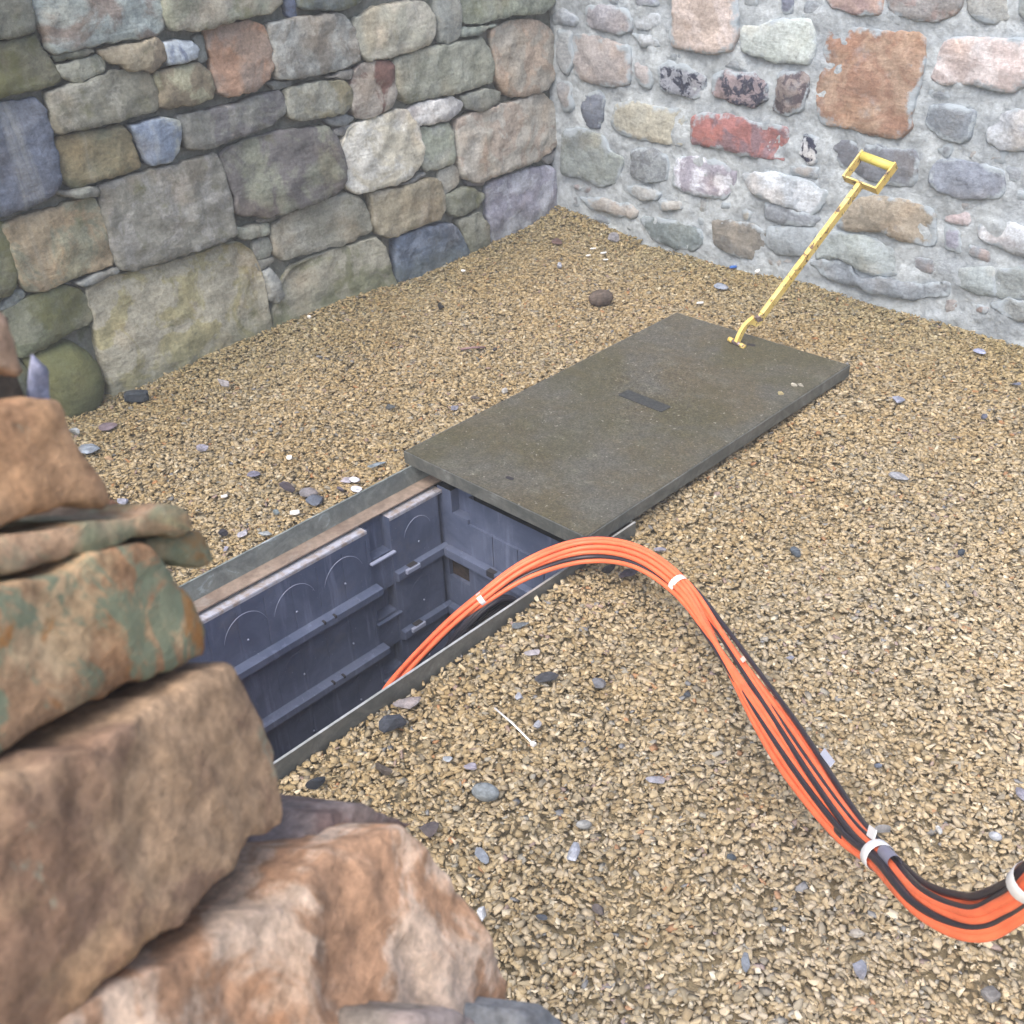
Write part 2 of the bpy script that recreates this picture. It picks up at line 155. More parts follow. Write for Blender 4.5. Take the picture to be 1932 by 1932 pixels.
# loose wall: outline in the plane of its battered face, stone colours, lichen, how far it sits proud
NEAR_STONES = [
 ([(0.46,-0.033),(0.483,-0.068),(0.481,-0.081),(0.474,-0.102),(0.47,-0.104),(0.458,-0.095),(0.428,-0.074)],(168,142,124),(150,126,106),0.1,-0.02),
 ([(0.543,-0.114),(0.548,-0.118),(0.549,-0.127),(0.549,-0.142),(0.528,-0.132)],(148,150,168),(140,142,160),0.0,-0.1),
 ([(0.407,-0.089),(0.444,-0.105),(0.461,-0.111),(0.477,-0.122),(0.475,-0.129),(0.474,-0.161),(0.476,-0.191),(0.468,-0.192),(0.441,-0.177),(0.418,-0.166),(0.404,-0.166),(0.362,-0.147)],(156,126,98),(136,108,84),0.2,-0.01),
 ([(0.509,-0.197),(0.516,-0.218),(0.499,-0.211),(0.49,-0.204),(0.499,-0.198)],(158,118,94),(140,110,90),0.1,-0.05),
 ([(0.353,-0.15),(0.387,-0.164),(0.42,-0.177),(0.46,-0.194),(0.47,-0.199),(0.517,-0.219),(0.52,-0.228),(0.516,-0.238),(0.51,-0.238),(0.465,-0.214),(0.444,-0.206),(0.408,-0.192),(0.376,-0.178),(0.343,-0.164)],(154,128,104),(130,124,98),0.8,-0.0),
 ([(0.336,-0.166),(0.371,-0.178),(0.451,-0.21),(0.463,-0.218),(0.476,-0.241),(0.479,-0.262),(0.478,-0.281),(0.469,-0.301),(0.462,-0.303),(0.425,-0.284),(0.375,-0.263),(0.344,-0.253),(0.318,-0.245),(0.284,-0.233)],(138,112,88),(166,146,118),1.0,0.005),
 ([(0.478,-0.221),(0.494,-0.228),(0.523,-0.244),(0.526,-0.26),(0.522,-0.267),(0.504,-0.259),(0.489,-0.247),(0.476,-0.232)],(128,116,92),(120,122,100),0.85,-0.012),
 ([(0.329,-0.182),(0.365,-0.201),(0.367,-0.206),(0.35,-0.22),(0.332,-0.235),(0.322,-0.243),(0.289,-0.232)],(150,120,106),(140,112,94),0.4,-0.0),
 ([(0.454,-0.312),(0.479,-0.321),(0.497,-0.328),(0.497,-0.333),(0.476,-0.325),(0.448,-0.315)],(120,112,106),(110,104,100),0.1,-0.03),
 ([(0.253,-0.229),(0.294,-0.244),(0.339,-0.265),(0.457,-0.306),(0.473,-0.316),(0.476,-0.332),(0.477,-0.36),(0.473,-0.387),(0.457,-0.422),(0.447,-0.43),(0.416,-0.414),(0.4,-0.413),(0.37,-0.404),(0.339,-0.396),(0.313,-0.382),(0.291,-0.373),(0.267,-0.366),(0.246,-0.366),(0.218,-0.38),(0.172,-0.333)],(160,134,108),(130,106,88),0.25,0.03),
 ([(0.214,-0.373),(0.238,-0.359),(0.267,-0.364),(0.306,-0.39),(0.333,-0.406),(0.385,-0.435),(0.45,-0.457),(0.518,-0.5),(0.523,-0.538),(0.527,-0.604),(0.524,-0.66),(0.519,-0.71),(0.484,-0.765)],(160,126,100),(188,166,146),0.3,0.05),
 ([(0.481,-0.466),(0.504,-0.469),(0.532,-0.49),(0.572,-0.546),(0.589,-0.572),(0.517,-0.53),(0.47,-0.505),(0.445,-0.48),(0.453,-0.463)],(112,94,88),(128,114,108),0.2,-0.02),
 ([(0.41,-0.652),(0.455,-0.623),(0.48,-0.647),(0.514,-0.737),(0.491,-0.769)],(112,116,120),(104,108,112),0.0,0.1),
 ([(0.332,-0.539),(0.375,-0.522),(0.399,-0.543),(0.418,-0.58),(0.397,-0.633)],(140,128,122),(124,116,108),0.1,0.1),
]
NEAR_O=(3.014, -4.092, 1.537); NEAR_U=(-0.416, 0.909, 0.0); NEAR_V=(-0.311, -0.142, 0.939); NEAR_N=(0.854, 0.391, 0.342)
# loose stones and litter: x, y, width, height as seen, colour, shape, name, category, label
STRAYS = [
 (1.981, -2.777, 0.056, 0.054, (74, 80, 94), 'rock', 'stone', 'stone', 'dark slate-grey speckled lump beside the near side of the steel frame'),
 (1.949, -2.707, 0.069, 0.031, (146, 134, 132), 'flat', 'stone', 'stone', 'flat pinkish-grey flake lying between frame and dark speckled lump'),
 (2.266, -2.785, 0.055, 0.043, (128, 138, 142), 'round', 'pebble', 'stone', 'smooth round grey pebble alone on open gravel in the middle foreground'),
 (2.13, -2.451, 0.046, 0.031, (78, 80, 86), 'flat', 'stone', 'stone', 'dark grey pointed stone between the frame and the cables'),
 (2.223, -2.378, 0.036, 0.026, (112, 114, 120), 'flat', 'stone', 'stone', 'grey slate flake right of the dark pointed stone'),
 (2.123, -2.533, 0.02, 0.026, (172, 176, 190), 'rock', 'stone_chip', 'stone', 'pale lilac chip just below the dark pointed stone'),
 (2.214, -2.571, 0.022, 0.023, (160, 166, 180), 'rock', 'stone_chip', 'stone', 'pale blue-grey chip at the right of the white cable tie end'),
 (2.064, -2.878, 0.041, 0.032, (92, 80, 70), 'rock', 'stone', 'stone', 'dark brown stone near the black slate corner of the loose wall'),
 (2.185, -2.745, 0.031, 0.02, (158, 150, 166), 'flat', 'stone_chip', 'stone', 'lavender flake above and left of the round grey pebble'),
 (2.131, -2.758, 0.025, 0.014, (150, 158, 164), 'flat', 'stone_chip', 'stone', 'small blue-grey sliver left of the lavender flake'),
 (2.241, -2.918, 0.045, 0.036, (104, 92, 92), 'flat', 'stone', 'stone', 'dark plum flat stone touching the tip of the lowest wall stone'),
 (2.469, -2.72, 0.029, 0.021, (150, 150, 146), 'round', 'pebble', 'stone', 'oval speckled grey pebble with dark centre above the shiny chip'),
 (2.502, -2.788, 0.027, 0.042, (168, 172, 184), 'rock', 'stone', 'stone', 'upright shiny silver-grey quartz chip below the oval speckled pebble'),
 (2.371, -2.902, 0.019, 0.036, (140, 148, 158), 'flat', 'stone_chip', 'stone', 'long blue-grey chip right of the loose wall edge'),
 (2.468, -2.997, 0.018, 0.034, (200, 200, 198), 'rock', 'stone_chip', 'stone', 'white lump beside the right edge of the lowest wall stone'),
 (1.995, -2.998, 0.038, 0.029, (52, 58, 68), 'rock', 'stone', 'stone', 'black angular slate lump at the corner of the loose wall'),
 (0.122, -2.286, 0.087, 0.049, (56, 66, 76), 'block', 'stone', 'stone', 'black rectangular slate block at the foot of the big pale wall stone'),
 (0.262, -2.035, 0.045, 0.032, (176, 170, 176), 'rock', 'stone_chip', 'stone', 'pinkish white chip right of the black slate block'),
 (0.61, -2.346, 0.037, 0.031, (150, 146, 166), 'rock', 'stone_chip', 'stone', 'lilac chip alone on gravel left of the steel frame'),
 (0.329, -2.575, 0.06, 0.039, (142, 156, 172), 'flat', 'stone', 'stone', 'two-tone pale blue stone next to the orange brown wall stone'),
 (0.185, -2.549, 0.04, 0.031, (160, 166, 168), 'rock', 'stone_chip', 'stone', 'pale grey chip at the foot of the mossy round boulder'),
 (0.227, -2.454, 0.047, 0.033, (132, 112, 122), 'flat', 'stone', 'stone', 'mauve flat stone near the foot of the mossy boulder'),
 (0.692, -2.674, 0.037, 0.032, (138, 140, 158), 'flat', 'stone_chip', 'stone', 'grey-lilac flake near the top of the thin lichened slab'),
 (0.897, -2.466, 0.02, 0.013, (226, 226, 224), 'rod', 'plastic_scrap', 'litter', 'bright white plastic scrap on gravel left of the frame'),
 (0.443, -2.574, 0.031, 0.021, (186, 142, 88), 'rock', 'stone_chip', 'stone', 'orange chip right of the orange brown wall stone'),
 (0.823, -0.681, 0.094, 0.067, (104, 88, 76), 'round', 'stone', 'stone', 'rounded brown stone alone on gravel behind the cover'),
 (0.232, -0.269, 0.045, 0.033, (116, 86, 80), 'flat', 'stone_chip', 'stone', 'maroon chip near the inner corner of the walls'),
 (0.404, -0.228, 0.028, 0.009, (230, 234, 238), 'rod', 'plastic_scrap', 'litter', 'white sliver left of its twin near the inner wall corner'),
 (0.465, -0.231, 0.03, 0.012, (230, 234, 238), 'rod', 'plastic_scrap', 'litter', 'longest white sliver of four near the inner wall corner'),
 (0.443, -0.306, 0.021, 0.012, (226, 230, 232), 'rod', 'plastic_scrap', 'litter', 'small round white scrap nearest the wall corner slivers'),
 (0.521, -0.285, 0.023, 0.009, (230, 234, 238), 'rod', 'plastic_scrap', 'litter', 'white sliver lowest of four near the inner wall corner'),
 (0.433, -0.479, 0.032, 0.025, (166, 172, 190), 'rock', 'stone_chip', 'stone', 'pale lilac chip below the maroon chip'),
 (0.417, -0.1, 0.057, 0.038, (150, 148, 156), 'rock', 'stone_chip', 'stone', 'pinkish grey stone close to the foot of the bright wall'),
 (0.785, -1.233, 0.017, 0.013, (58, 56, 70), 'rock', 'stone_chip', 'stone', 'tiny black chip between the cover and the left wall'),
 (0.37, -1.103, 0.036, 0.017, (50, 50, 50), 'rock', 'stone_chip', 'stone', 'small black chip near the foot of the left wall'),
 (0.979, -0.015, 0.032, 0.018, (66, 110, 180), 'rod', 'plastic_scrap', 'litter', 'bright blue plastic scrap at the foot of the bright wall'),
 (1.105, -0.024, 0.027, 0.02, (226, 226, 230), 'rock', 'plastic_scrap', 'litter', 'white scrap at the bright wall right of the blue one'),
 (1.081, -0.246, 0.05, 0.03, (134, 146, 166), 'flat', 'stone_chip', 'stone', 'blue-grey flake between the cover and the bright wall'),
 (1.122, -0.45, 0.029, 0.013, (226, 228, 228), 'rod', 'plastic_scrap', 'litter', 'white scrap just above the far edge of the cover'),
 (0.148, -0.763, 0.02, 0.014, (222, 228, 236), 'rock', 'plastic_scrap', 'litter', 'white speck beside the dark blue stone of the left wall'),
 (0.062, -1.503, 0.021, 0.015, (226, 226, 226), 'rock', 'plastic_scrap', 'litter', 'white speck on gravel below the left wall'),
 (2.107, -0.187, 0.036, 0.026, (152, 160, 196), 'flat', 'stone_chip', 'stone', 'lilac chip by the bright wall near the right edge'),
 (2.081, -0.723, 0.047, 0.027, (146, 154, 180), 'flat', 'stone_chip', 'stone', 'lilac flake right of the far corner of the cover'),
 (2.324, -0.641, 0.023, 0.021, (92, 98, 122), 'rock', 'stone_chip', 'stone', 'dark blue chip near the right edge of the picture'),
 (2.305, -0.348, 0.027, 0.015, (108, 116, 140), 'flat', 'stone_chip', 'stone', 'dark grey-blue flake at the right edge above the dark chip'),
 (2.305, -1.14, 0.054, 0.026, (150, 152, 160), 'flat', 'stone', 'stone', 'light grey flat stone on gravel right of the cover'),
 (2.601, -1.387, 0.023, 0.02, (60, 72, 86), 'rock', 'stone_chip', 'stone', 'dark chip on gravel at the far right of the cables'),
 (2.015, -1.877, 0.034, 0.017, (152, 146, 160), 'flat', 'stone_chip', 'stone', 'lilac flake just above the cables at the first white tie'),
 (2.277, -1.652, 0.034, 0.031, (86, 100, 114), 'rock', 'stone', 'stone', 'dark slate-blue stone on gravel right of the arched cables'),
 (2.02, -2.021, 0.051, 0.027, (80, 72, 82), 'flat', 'stone', 'stone', 'dark purple stone in the shade under the arched cables'),
 (1.978, -2.042, 0.041, 0.027, (74, 70, 72), 'rock', 'stone', 'stone', 'blackish stone under the arched cables next to the frame'),
 (2.388, -2.272, 0.02, 0.017, (70, 78, 88), 'rock', 'stone_chip', 'stone', 'dark chip left of the middle of the cable bundle'),
 (2.494, -2.521, 0.038, 0.019, (152, 150, 162), 'flat', 'stone', 'stone', 'lilac-grey flat stone left of the cables below the dark chip'),
 (2.489, -2.016, 0.018, 0.011, (150, 152, 170), 'flat', 'stone_chip', 'stone', 'small lilac chip right of the cables beside the pink marker'),
 (2.805, -2.191, 0.017, 0.013, (104, 118, 140), 'rock', 'stone_chip', 'stone', 'blue-grey chip right of the grey cable label'),
 (2.974, -2.274, 0.012, 0.02, (208, 212, 208), 'rock', 'stone_chip', 'stone', 'white upright chip right of the taped cable tie'),
 (3.064, -2.232, 0.023, 0.019, (196, 200, 210), 'round', 'stone_chip', 'stone', 'pale round chip above the cable bend near the right edge'),
 (3.057, -2.094, 0.03, 0.03, (152, 148, 164), 'flat', 'stone', 'stone', 'lilac stone cut by the right edge above the cable bend'),
 (2.897, -2.343, 0.035, 0.022, (148, 146, 146), 'rock', 'stone', 'stone', 'grey stone just right of the white taped tie'),
 (3.016, -2.643, 0.022, 0.036, (142, 146, 160), 'flat', 'stone', 'stone', 'long grey-lilac flake below the taped cable tie'),
 (2.975, -2.59, 0.031, 0.022, (196, 184, 164), 'rock', 'stone', 'stone', 'cream angular stone below the cable bundle bend'),
 (3.197, -2.545, 0.028, 0.028, (134, 128, 122), 'block', 'stone', 'stone', 'square grey stone near the bottom right corner'),
 (0.868, -2.341, 0.04, 0.024, (118, 116, 140), 'flat', 'stone_chip', 'stone', 'blue-lilac wedge above the white scrap left of the frame'),
 (1.011, -2.323, 0.044, 0.028, (84, 76, 88), 'rock', 'stone', 'stone', 'dark plum stone leftmost of the cluster by the frame'),
 (1.061, -2.298, 0.062, 0.034, (128, 124, 130), 'flat', 'stone', 'stone', 'grey slab between plum and slate-blue stones by the frame'),
 (1.128, -2.311, 0.052, 0.043, (92, 104, 124), 'flat', 'stone', 'stone', 'slate-blue stone in the cluster beside the frame'),
 (1.127, -2.171, 0.03, 0.028, (214, 212, 222), 'rock', 'stone', 'stone', 'white stone upper one of two against the frame'),
 (1.174, -2.206, 0.031, 0.022, (208, 210, 222), 'flat', 'stone', 'stone', 'white stone lower one of two touching the frame'),
 (1.095, -2.178, 0.035, 0.025, (168, 162, 176), 'flat', 'stone', 'stone', 'pale lavender stone left of the upper white one'),
 (1.131, -2.227, 0.023, 0.019, (98, 90, 108), 'rock', 'stone_chip', 'stone', 'small purple chip left of the white stones by the frame'),
 (1.136, -2.394, 0.029, 0.02, (232, 230, 222), 'rod', 'plastic_tube', 'litter', 'short white plastic tube lying against the frame'),
 (0.873, -2.213, 0.018, 0.021, (236, 232, 226), 'rod', 'plastic_tube', 'litter', 'white plastic tube upright-looking above the cluster by the frame'),
 (1.095, -2.425, 0.02, 0.018, (112, 128, 132), 'rock', 'stone_chip', 'stone', 'small blue-green chip left of the white tube'),
 (1.07, -2.588, 0.03, 0.027, (58, 58, 70), 'rock', 'stone_chip', 'stone', 'black chip left of the frame above its near end'),
 (1.125, -2.558, 0.027, 0.024, (168, 164, 176), 'flat', 'stone_chip', 'stone', 'pale lilac chip right of the black chip by the frame'),
 (1.173, -2.524, 0.038, 0.015, (150, 158, 160), 'flat', 'stone_chip', 'stone', 'pale bluish flake half tucked under the frame edge'),
 (1.161, -2.638, 0.017, 0.017, (156, 156, 178), 'flat', 'stone_chip', 'stone', 'lilac chip touching the frame near the lichened slab'),
 (1.108, -2.072, 0.057, 0.019, (116, 134, 146), 'flat', 'stone', 'stone', 'long blue-grey stone between frame and cover corner'),
 (0.848, -1.781, 0.031, 0.017, (88, 94, 96), 'rock', 'stone_chip', 'stone', 'dark green-grey chip on gravel left of the cover'),
 (1.025, -1.666, 0.024, 0.028, (132, 132, 150), 'flat', 'stone_chip', 'stone', 'blue-grey chip beside the left edge of the cover'),
 (1.064, -1.473, 0.025, 0.014, (210, 206, 200), 'rock', 'stone_chip', 'stone', 'white chip beside the left edge of the cover'),
 (1.02, -1.569, 0.039, 0.014, (104, 92, 84), 'flat', 'stone_chip', 'stone', 'thin brown flake left of the white chip by the cover'),
 (1.958, -2.355, 0.041, 0.02, (104, 112, 118), 'flat', 'stone', 'stone', 'slate flake lying by the near side of the frame'),
 (2.049, -2.408, 0.035, 0.017, (170, 160, 162), 'flat', 'stone', 'stone', 'pale pink flake on gravel near the frame below the slate flake'),
 (2.721, -2.592, 0.018, 0.019, (82, 98, 112), 'rock', 'stone_chip', 'stone', 'dark blue chip left of the taped tie'),
 (2.867, -2.763, 0.014, 0.03, (122, 130, 140), 'flat', 'stone_chip', 'stone', 'narrow blue-grey flake in the lower middle gravel'),
 (2.616, -2.852, 0.024, 0.024, (104, 92, 88), 'rock', 'stone', 'stone', 'dark brown-grey stone in the lower gravel left of the flake'),
 (2.554, -2.934, 0.018, 0.014, (84, 92, 104), 'rock', 'stone_chip', 'stone', 'dark blue chip in the lower gravel near the loose wall'),
]

# ------------------------------------------------------------------ helpers
def lin(c, k=1.0):
    o = []
    for v in c[:3]:
        v = v/255.; o.append((v/12.92 if v <= .04045 else ((v+.055)/1.055)**2.4)*k)
    return tuple(o)+(1.0,)
def tag(o, label=None, cat=None, group=None, kind=None):
    for k, v in (('label', label), ('category', cat), ('group', group), ('kind', kind)):
        if v: o[k] = v
    return o
def empty(name, loc=(0, 0, 0), **k):
    o = bpy.data.objects.new(name, None); o.location = loc; o.empty_display_size = .05; col.objects.link(o); return tag(o, **k)
def mesh_obj(name, verts, faces, mat, parent=None, smooth=False, loc=None, **k):
    me = bpy.data.meshes.new(name); me.from_pydata([tuple(v) for v in verts], [], faces); me.materials.append(mat)
    if smooth: me.polygons.foreach_set('use_smooth', [True]*len(me.polygons))
    me.update()
    o = bpy.data.objects.new(name, me); col.objects.link(o)
    if parent: o.parent = parent
    if loc: o.location = loc
    return tag(o, **k)
def box_data(lo, hi):
    x0, y0, z0 = lo; x1, y1, z1 = hi
    v = [(x0,y0,z0),(x1,y0,z0),(x1,y1,z0),(x0,y1,z0),(x0,y0,z1),(x1,y0,z1),(x1,y1,z1),(x0,y1,z1)]
    f = [(0,3,2,1),(4,5,6,7),(0,1,5,4),(1,2,6,5),(2,3,7,6),(3,0,4,7)]
    return v, f
class MB:
    def __init__(s): s.v = []; s.f = []
    def add(s, v, f):
        n = len(s.v); s.v += [tuple(q) for q in v]; s.f += [tuple(i+n for i in q) for q in f]; return s
    def box(s, lo, hi): return s.add(*box_data(lo, hi))
    def build(s, name, mat, parent=None, bevel=0, smooth=False, **k):
        o = mesh_obj(name, s.v, s.f, mat, parent, smooth, **k)
        if bevel:
            bm = bmesh.new(); bm.from_mesh(o.data)
            bmesh.ops.bevel(bm, geom=[e for e in bm.edges if len(e.link_faces) == 2 and e.calc_face_angle(0) > .5], offset=bevel, segments=2, profile=.7, affect='EDGES')
            bm.to_mesh(o.data); bm.free()
        return o
def box(name, lo, hi, mat, parent=None, bevel=0, **k): return MB().box(lo, hi).build(name, mat, parent, bevel, **k)
def catmull(P, n):
    """n points evenly in parameter along a Catmull-Rom curve through P (tuples of any length)"""
    P = np.array(P, float); m = len(P); out = []
    for i in range(n):
        t = i*(m-1)/(n-1); k = min(int(t), m-2); f = t-k
        p0, p1, p2, p3 = P[max(k-1, 0)], P[k], P[k+1], P[min(k+2, m-1)]
        out.append(.5*((2*p1)+(p2-p0)*f+(2*p0-5*p1+4*p2-p3)*f*f+(3*p1-p0-3*p2+p3)*f**3))
    return np.array(out)
def tube_data(P, r, n=10, cap=True):
    P = [Vector(p) for p in P]; v = []; f = []
    t = (P[1]-P[0]).normalized(); a = t.orthogonal().normalized()
    for i, p in enumerate(P):
        t2 = (P[min(i+1, len(P)-1)]-P[max(i-1, 0)]).normalized()
        a = (a-t2*a.dot(t2)).normalized(); b = t2.cross(a)
        rr = r[i] if hasattr(r, '__len__') else r
        for k in range(n):
            w = 2*pi*k/n; v.append(p+(a*cos(w)+b*sin(w))*rr)
    for i in range(len(P)-1):
        for k in range(n):
            f.append((i*n+k, i*n+(k+1) % n, (i+1)*n+(k+1) % n, (i+1)*n+k))
    if cap: f += [tuple(range(n))[::-1], tuple((len(P)-1)*n+k for k in range(n))]
    return v, f
def tube(name, P, r, mat, parent=None, n=10, **k):
    v, f = tube_data(P, r, n); return mesh_obj(name, v, f, mat, parent, True, **k)

# ------------------------------------------------------------------ materials
def new_mat(name):
    m = bpy.data.materials.new(name); m.use_nodes = True
    nt = m.node_tree; b = nt.nodes['Principled BSDF']; return m, nt, b
class N:
    """small node-graph helper"""
    def __init__(s, nt): s.nt = nt; s.tc = nt.nodes.new('ShaderNodeTexCoord').outputs['Object']
    def link(s, a, b): s.nt.links.new(a, b)
    def put(s, sock, v):
        if isinstance(v, bpy.types.NodeSocket): s.link(v, sock)
        elif v is not None: sock.default_value = v
    def noise(s, scale, detail=5, rough=.6, vec=None, dist=0):
        n = s.nt.nodes.new('ShaderNodeTexNoise'); s.link(vec or s.tc, n.inputs['Vector'])
        s.put(n.inputs['Scale'], scale); n.inputs['Detail'].default_value = detail; n.inputs['Roughness'].default_value = rough; n.inputs['Distortion'].default_value = dist
        return n.outputs['Fac']
    def voro(s, scale, feat='F1', out='Distance', vec=None):
        n = s.nt.nodes.new('ShaderNodeTexVoronoi'); n.feature = feat; s.link(vec or s.tc, n.inputs['Vector']); n.inputs['Scale'].default_value = scale; return n.outputs[out]
    def map(s, scale=(1, 1, 1), rot=(0, 0, 0), vec=None, loc=None):
        n = s.nt.nodes.new('ShaderNodeMapping'); s.link(vec or s.tc, n.inputs[0]); n.inputs['Scale'].default_value = scale; n.inputs['Rotation'].default_value = rot
        if loc is not None: s.put(n.inputs['Location'], loc)
        return n.outputs[0]
    def ramp(s, v, a, b, lo=0., hi=1.):
        n = s.nt.nodes.new('ShaderNodeMapRange'); s.put(n.inputs[0], v); s.put(n.inputs[1], a); s.put(n.inputs[2], b); s.put(n.inputs[3], lo); s.put(n.inputs[4], hi); n.interpolation_type = 'SMOOTHSTEP'; return n.outputs[0]
    def mix(s, f, a, b, mode='MIX'):
        n = s.nt.nodes.new('ShaderNodeMix'); n.data_type = 'RGBA'; n.blend_type = mode
        s.put(n.inputs[0], f); s.put(n.inputs[6], a); s.put(n.inputs[7], b); return n.outputs[2]
    def math(s, op, a, b=0.):
        n = s.nt.nodes.new('ShaderNodeMath'); n.operation = op; s.put(n.inputs[0], a); s.put(n.inputs[1], b); return n.outputs[0]
    def attr(s, name, typ='OBJECT', out='Color'):
        n = s.nt.nodes.new('ShaderNodeAttribute'); n.attribute_type = typ; n.attribute_name = name; return n.outputs[out]
    def grey(s, v):
        n = s.nt.nodes.new('ShaderNodeCombineColor'); [s.link(v, n.inputs[i]) for i in range(3)]; return n.outputs[0]
    def bump(s, h, strength, dist, nrm=None):
        n = s.nt.nodes.new('ShaderNodeBump'); s.put(n.inputs['Height'], h); n.inputs['Strength'].default_value = strength; n.inputs['Distance'].default_value = dist
        if nrm: s.link(nrm, n.inputs['Normal'])
        return n.outputs[0]

def stone_material(name, mortar=None, foot_and_streaks=False, warmth=.35, lichen=False, green=True, strata=1.0, grain=1.0, bump=1.0, fine=1.0):
    m, nt, b = new_mat(name); g = N(nt)
    c1, c2 = g.attr('col1'), g.attr('col2'); moss = g.attr('moss', out='Fac'); ps = g.attr('pscale', out='Fac'); ph = g.attr('psharp', out='Fac')
    rnd = nt.nodes.new('ShaderNodeObjectInfo').outputs['Random']
    off = nt.nodes.new('ShaderNodeCombineXYZ'); g.link(g.math('MULTIPLY', rnd, 37.), off.inputs[0]); g.link(g.math('MULTIPLY', rnd, 91.), off.inputs[2])
    vec = g.map(loc=off.outputs[0])
    n1 = g.noise(ps, 7, .62, vec, .6)
    patch = g.ramp(n1, g.math('SUBTRACT', .5, ph), g.math('ADD', .52, ph))
    base = g.mix(patch, c1, c2)
    n2 = g.noise(70*fine, 8, .75, vec)
    strat = g.noise(16*fine, 7, .65, g.map(scale=(1, 1, 4.5), rot=(radians(8), radians(6), 0), vec=vec), .4)
    n4 = g.noise(7*fine, 4, .5, vec)
    v = g.math('MULTIPLY', g.ramp(n2, .28, .72, 1-.32*grain, 1+.30*grain), g.ramp(strat, .3, .72, 1-.26*strata, 1+.20*strata))
    v = g.math('MULTIPLY', v, g.ramp(n4, .25, .75, .84, 1.14))
    base = g.mix(1., base, g.grey(v), 'MULTIPLY')
    # rust and pale mineral spots, dark pits
    sp = g.noise(26*fine, 6, .7, vec, .3)
    base = g.mix(g.ramp(sp, .62, .74, 0, .28), base, lin((196, 194, 184)))
    base = g.mix(g.ramp(sp, .36, .26, 0, .55), base, lin((60, 56, 50)))
    warm = g.noise(5*fine, 3, .5, g.map(vec=vec, loc=(3, 1, 7)))
    base = g.mix(g.ramp(warm, .5, .7, 0, warmth), base, g.mix(1., base, (1.20, .94, .70, 1), 'MULTIPLY'))
    if mortar:
        rim = g.attr('rim', 'GEOMETRY', 'Fac')
        mm = g.math('ADD', g.math('MULTIPLY', rim, .75), g.ramp(g.noise(8, 7, .68, vec), .3, .72, -.42, .40))
        base = g.mix(g.ramp(mm, .54, .86), base, mortar)
        base = g.mix(g.ramp(g.noise(9, 6, .65, vec), .56, .74, 0, .4), base, mortar)
    mossn = g.math('ADD', g.noise(8, 7, .66, vec), g.math('MULTIPLY', moss, .24))
    mosc = g.mix(g.noise(60, 4, .6, vec), lin((76, 82, 54)), lin((114, 116, 82)))
    mf = g.ramp(mossn, .62, .82, 0, .85)
    if green: base = g.mix(g.math('MULTIPLY', mf, g.ramp(moss, 0., .12)), base, mosc)
    if foot_and_streaks:      # greener, darker stone just above the gravel and run-down lime streaks
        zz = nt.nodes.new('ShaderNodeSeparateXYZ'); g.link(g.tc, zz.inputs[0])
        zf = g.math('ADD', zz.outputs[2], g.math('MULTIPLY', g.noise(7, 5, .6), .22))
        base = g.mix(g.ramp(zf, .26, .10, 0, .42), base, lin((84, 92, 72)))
        stx = g.noise(5, 5, .6, g.map(scale=(1, 1.6, .18)), .3)
        base = g.mix(g.math('MULTIPLY', g.ramp(stx, .58, .70, 0, .26), g.ramp(moss, .6, .3)), base, lin((176, 180, 172)))
    if lichen:
        l1 = g.noise(20, 8, .72, g.map(vec=vec, loc=(9, 2, 4)), .8)
        base = g.mix(g.math('MULTIPLY', g.ramp(l1, .46, .55, 0, .85), g.ramp(moss, .6, 1.)), base, g.mix(g.noise(50, 3), lin((92, 112, 96)), lin((138, 152, 130))))
        l2 = g.noise(24, 6, .65, g.map(vec=vec, loc=(1, 8, 2)), .6)
        base = g.mix(g.math('MULTIPLY', g.ramp(l2, .56, .66, 0, .75), g.ramp(moss, .6, 1.)), base, lin((166, 112, 54)))
        l3 = g.noise(11, 7, .7, g.map(vec=vec, loc=(5, 3, 8)), .4)
        base = g.mix(g.math('MULTIPLY', g.ramp(l3, .64, .70, 0, .75), g.ramp(moss, .05, .3)), base, lin((160, 168, 150)))
    g.link(base, b.inputs['Base Color']); b.inputs['Roughness'].default_value = .88; b.inputs['Specular IOR Level'].default_value = .25
    h = g.math('ADD', g.math('MULTIPLY', n2, .5), g.math('ADD', g.math('MULTIPLY', strat, 1.2*strata), g.math('MULTIPLY', g.noise(22*fine, 6, .6, vec), 1.1)))
    g.link(g.bump(h, .75*bump, .012/fine), b.inputs['Normal'])
    return m
MORT_L = lin((118, 122, 118)); MORT_R = lin((176, 188, 196))
M_left = stone_material('weathered_stone', strata=.5, bump=.75, foot_and_streaks=True, grain=.9)
M_right = stone_material('bedded_stone', mortar=lin((154, 166, 176)), strata=.35, grain=.85, bump=.8)
M_near = stone_material('loose_stone', warmth=.5, lichen=True, green=False, strata=.35, grain=1.3, bump=1., fine=.9)
M_pebble = stone_material('chip_stone', grain=.5, fine=3., bump=.5)

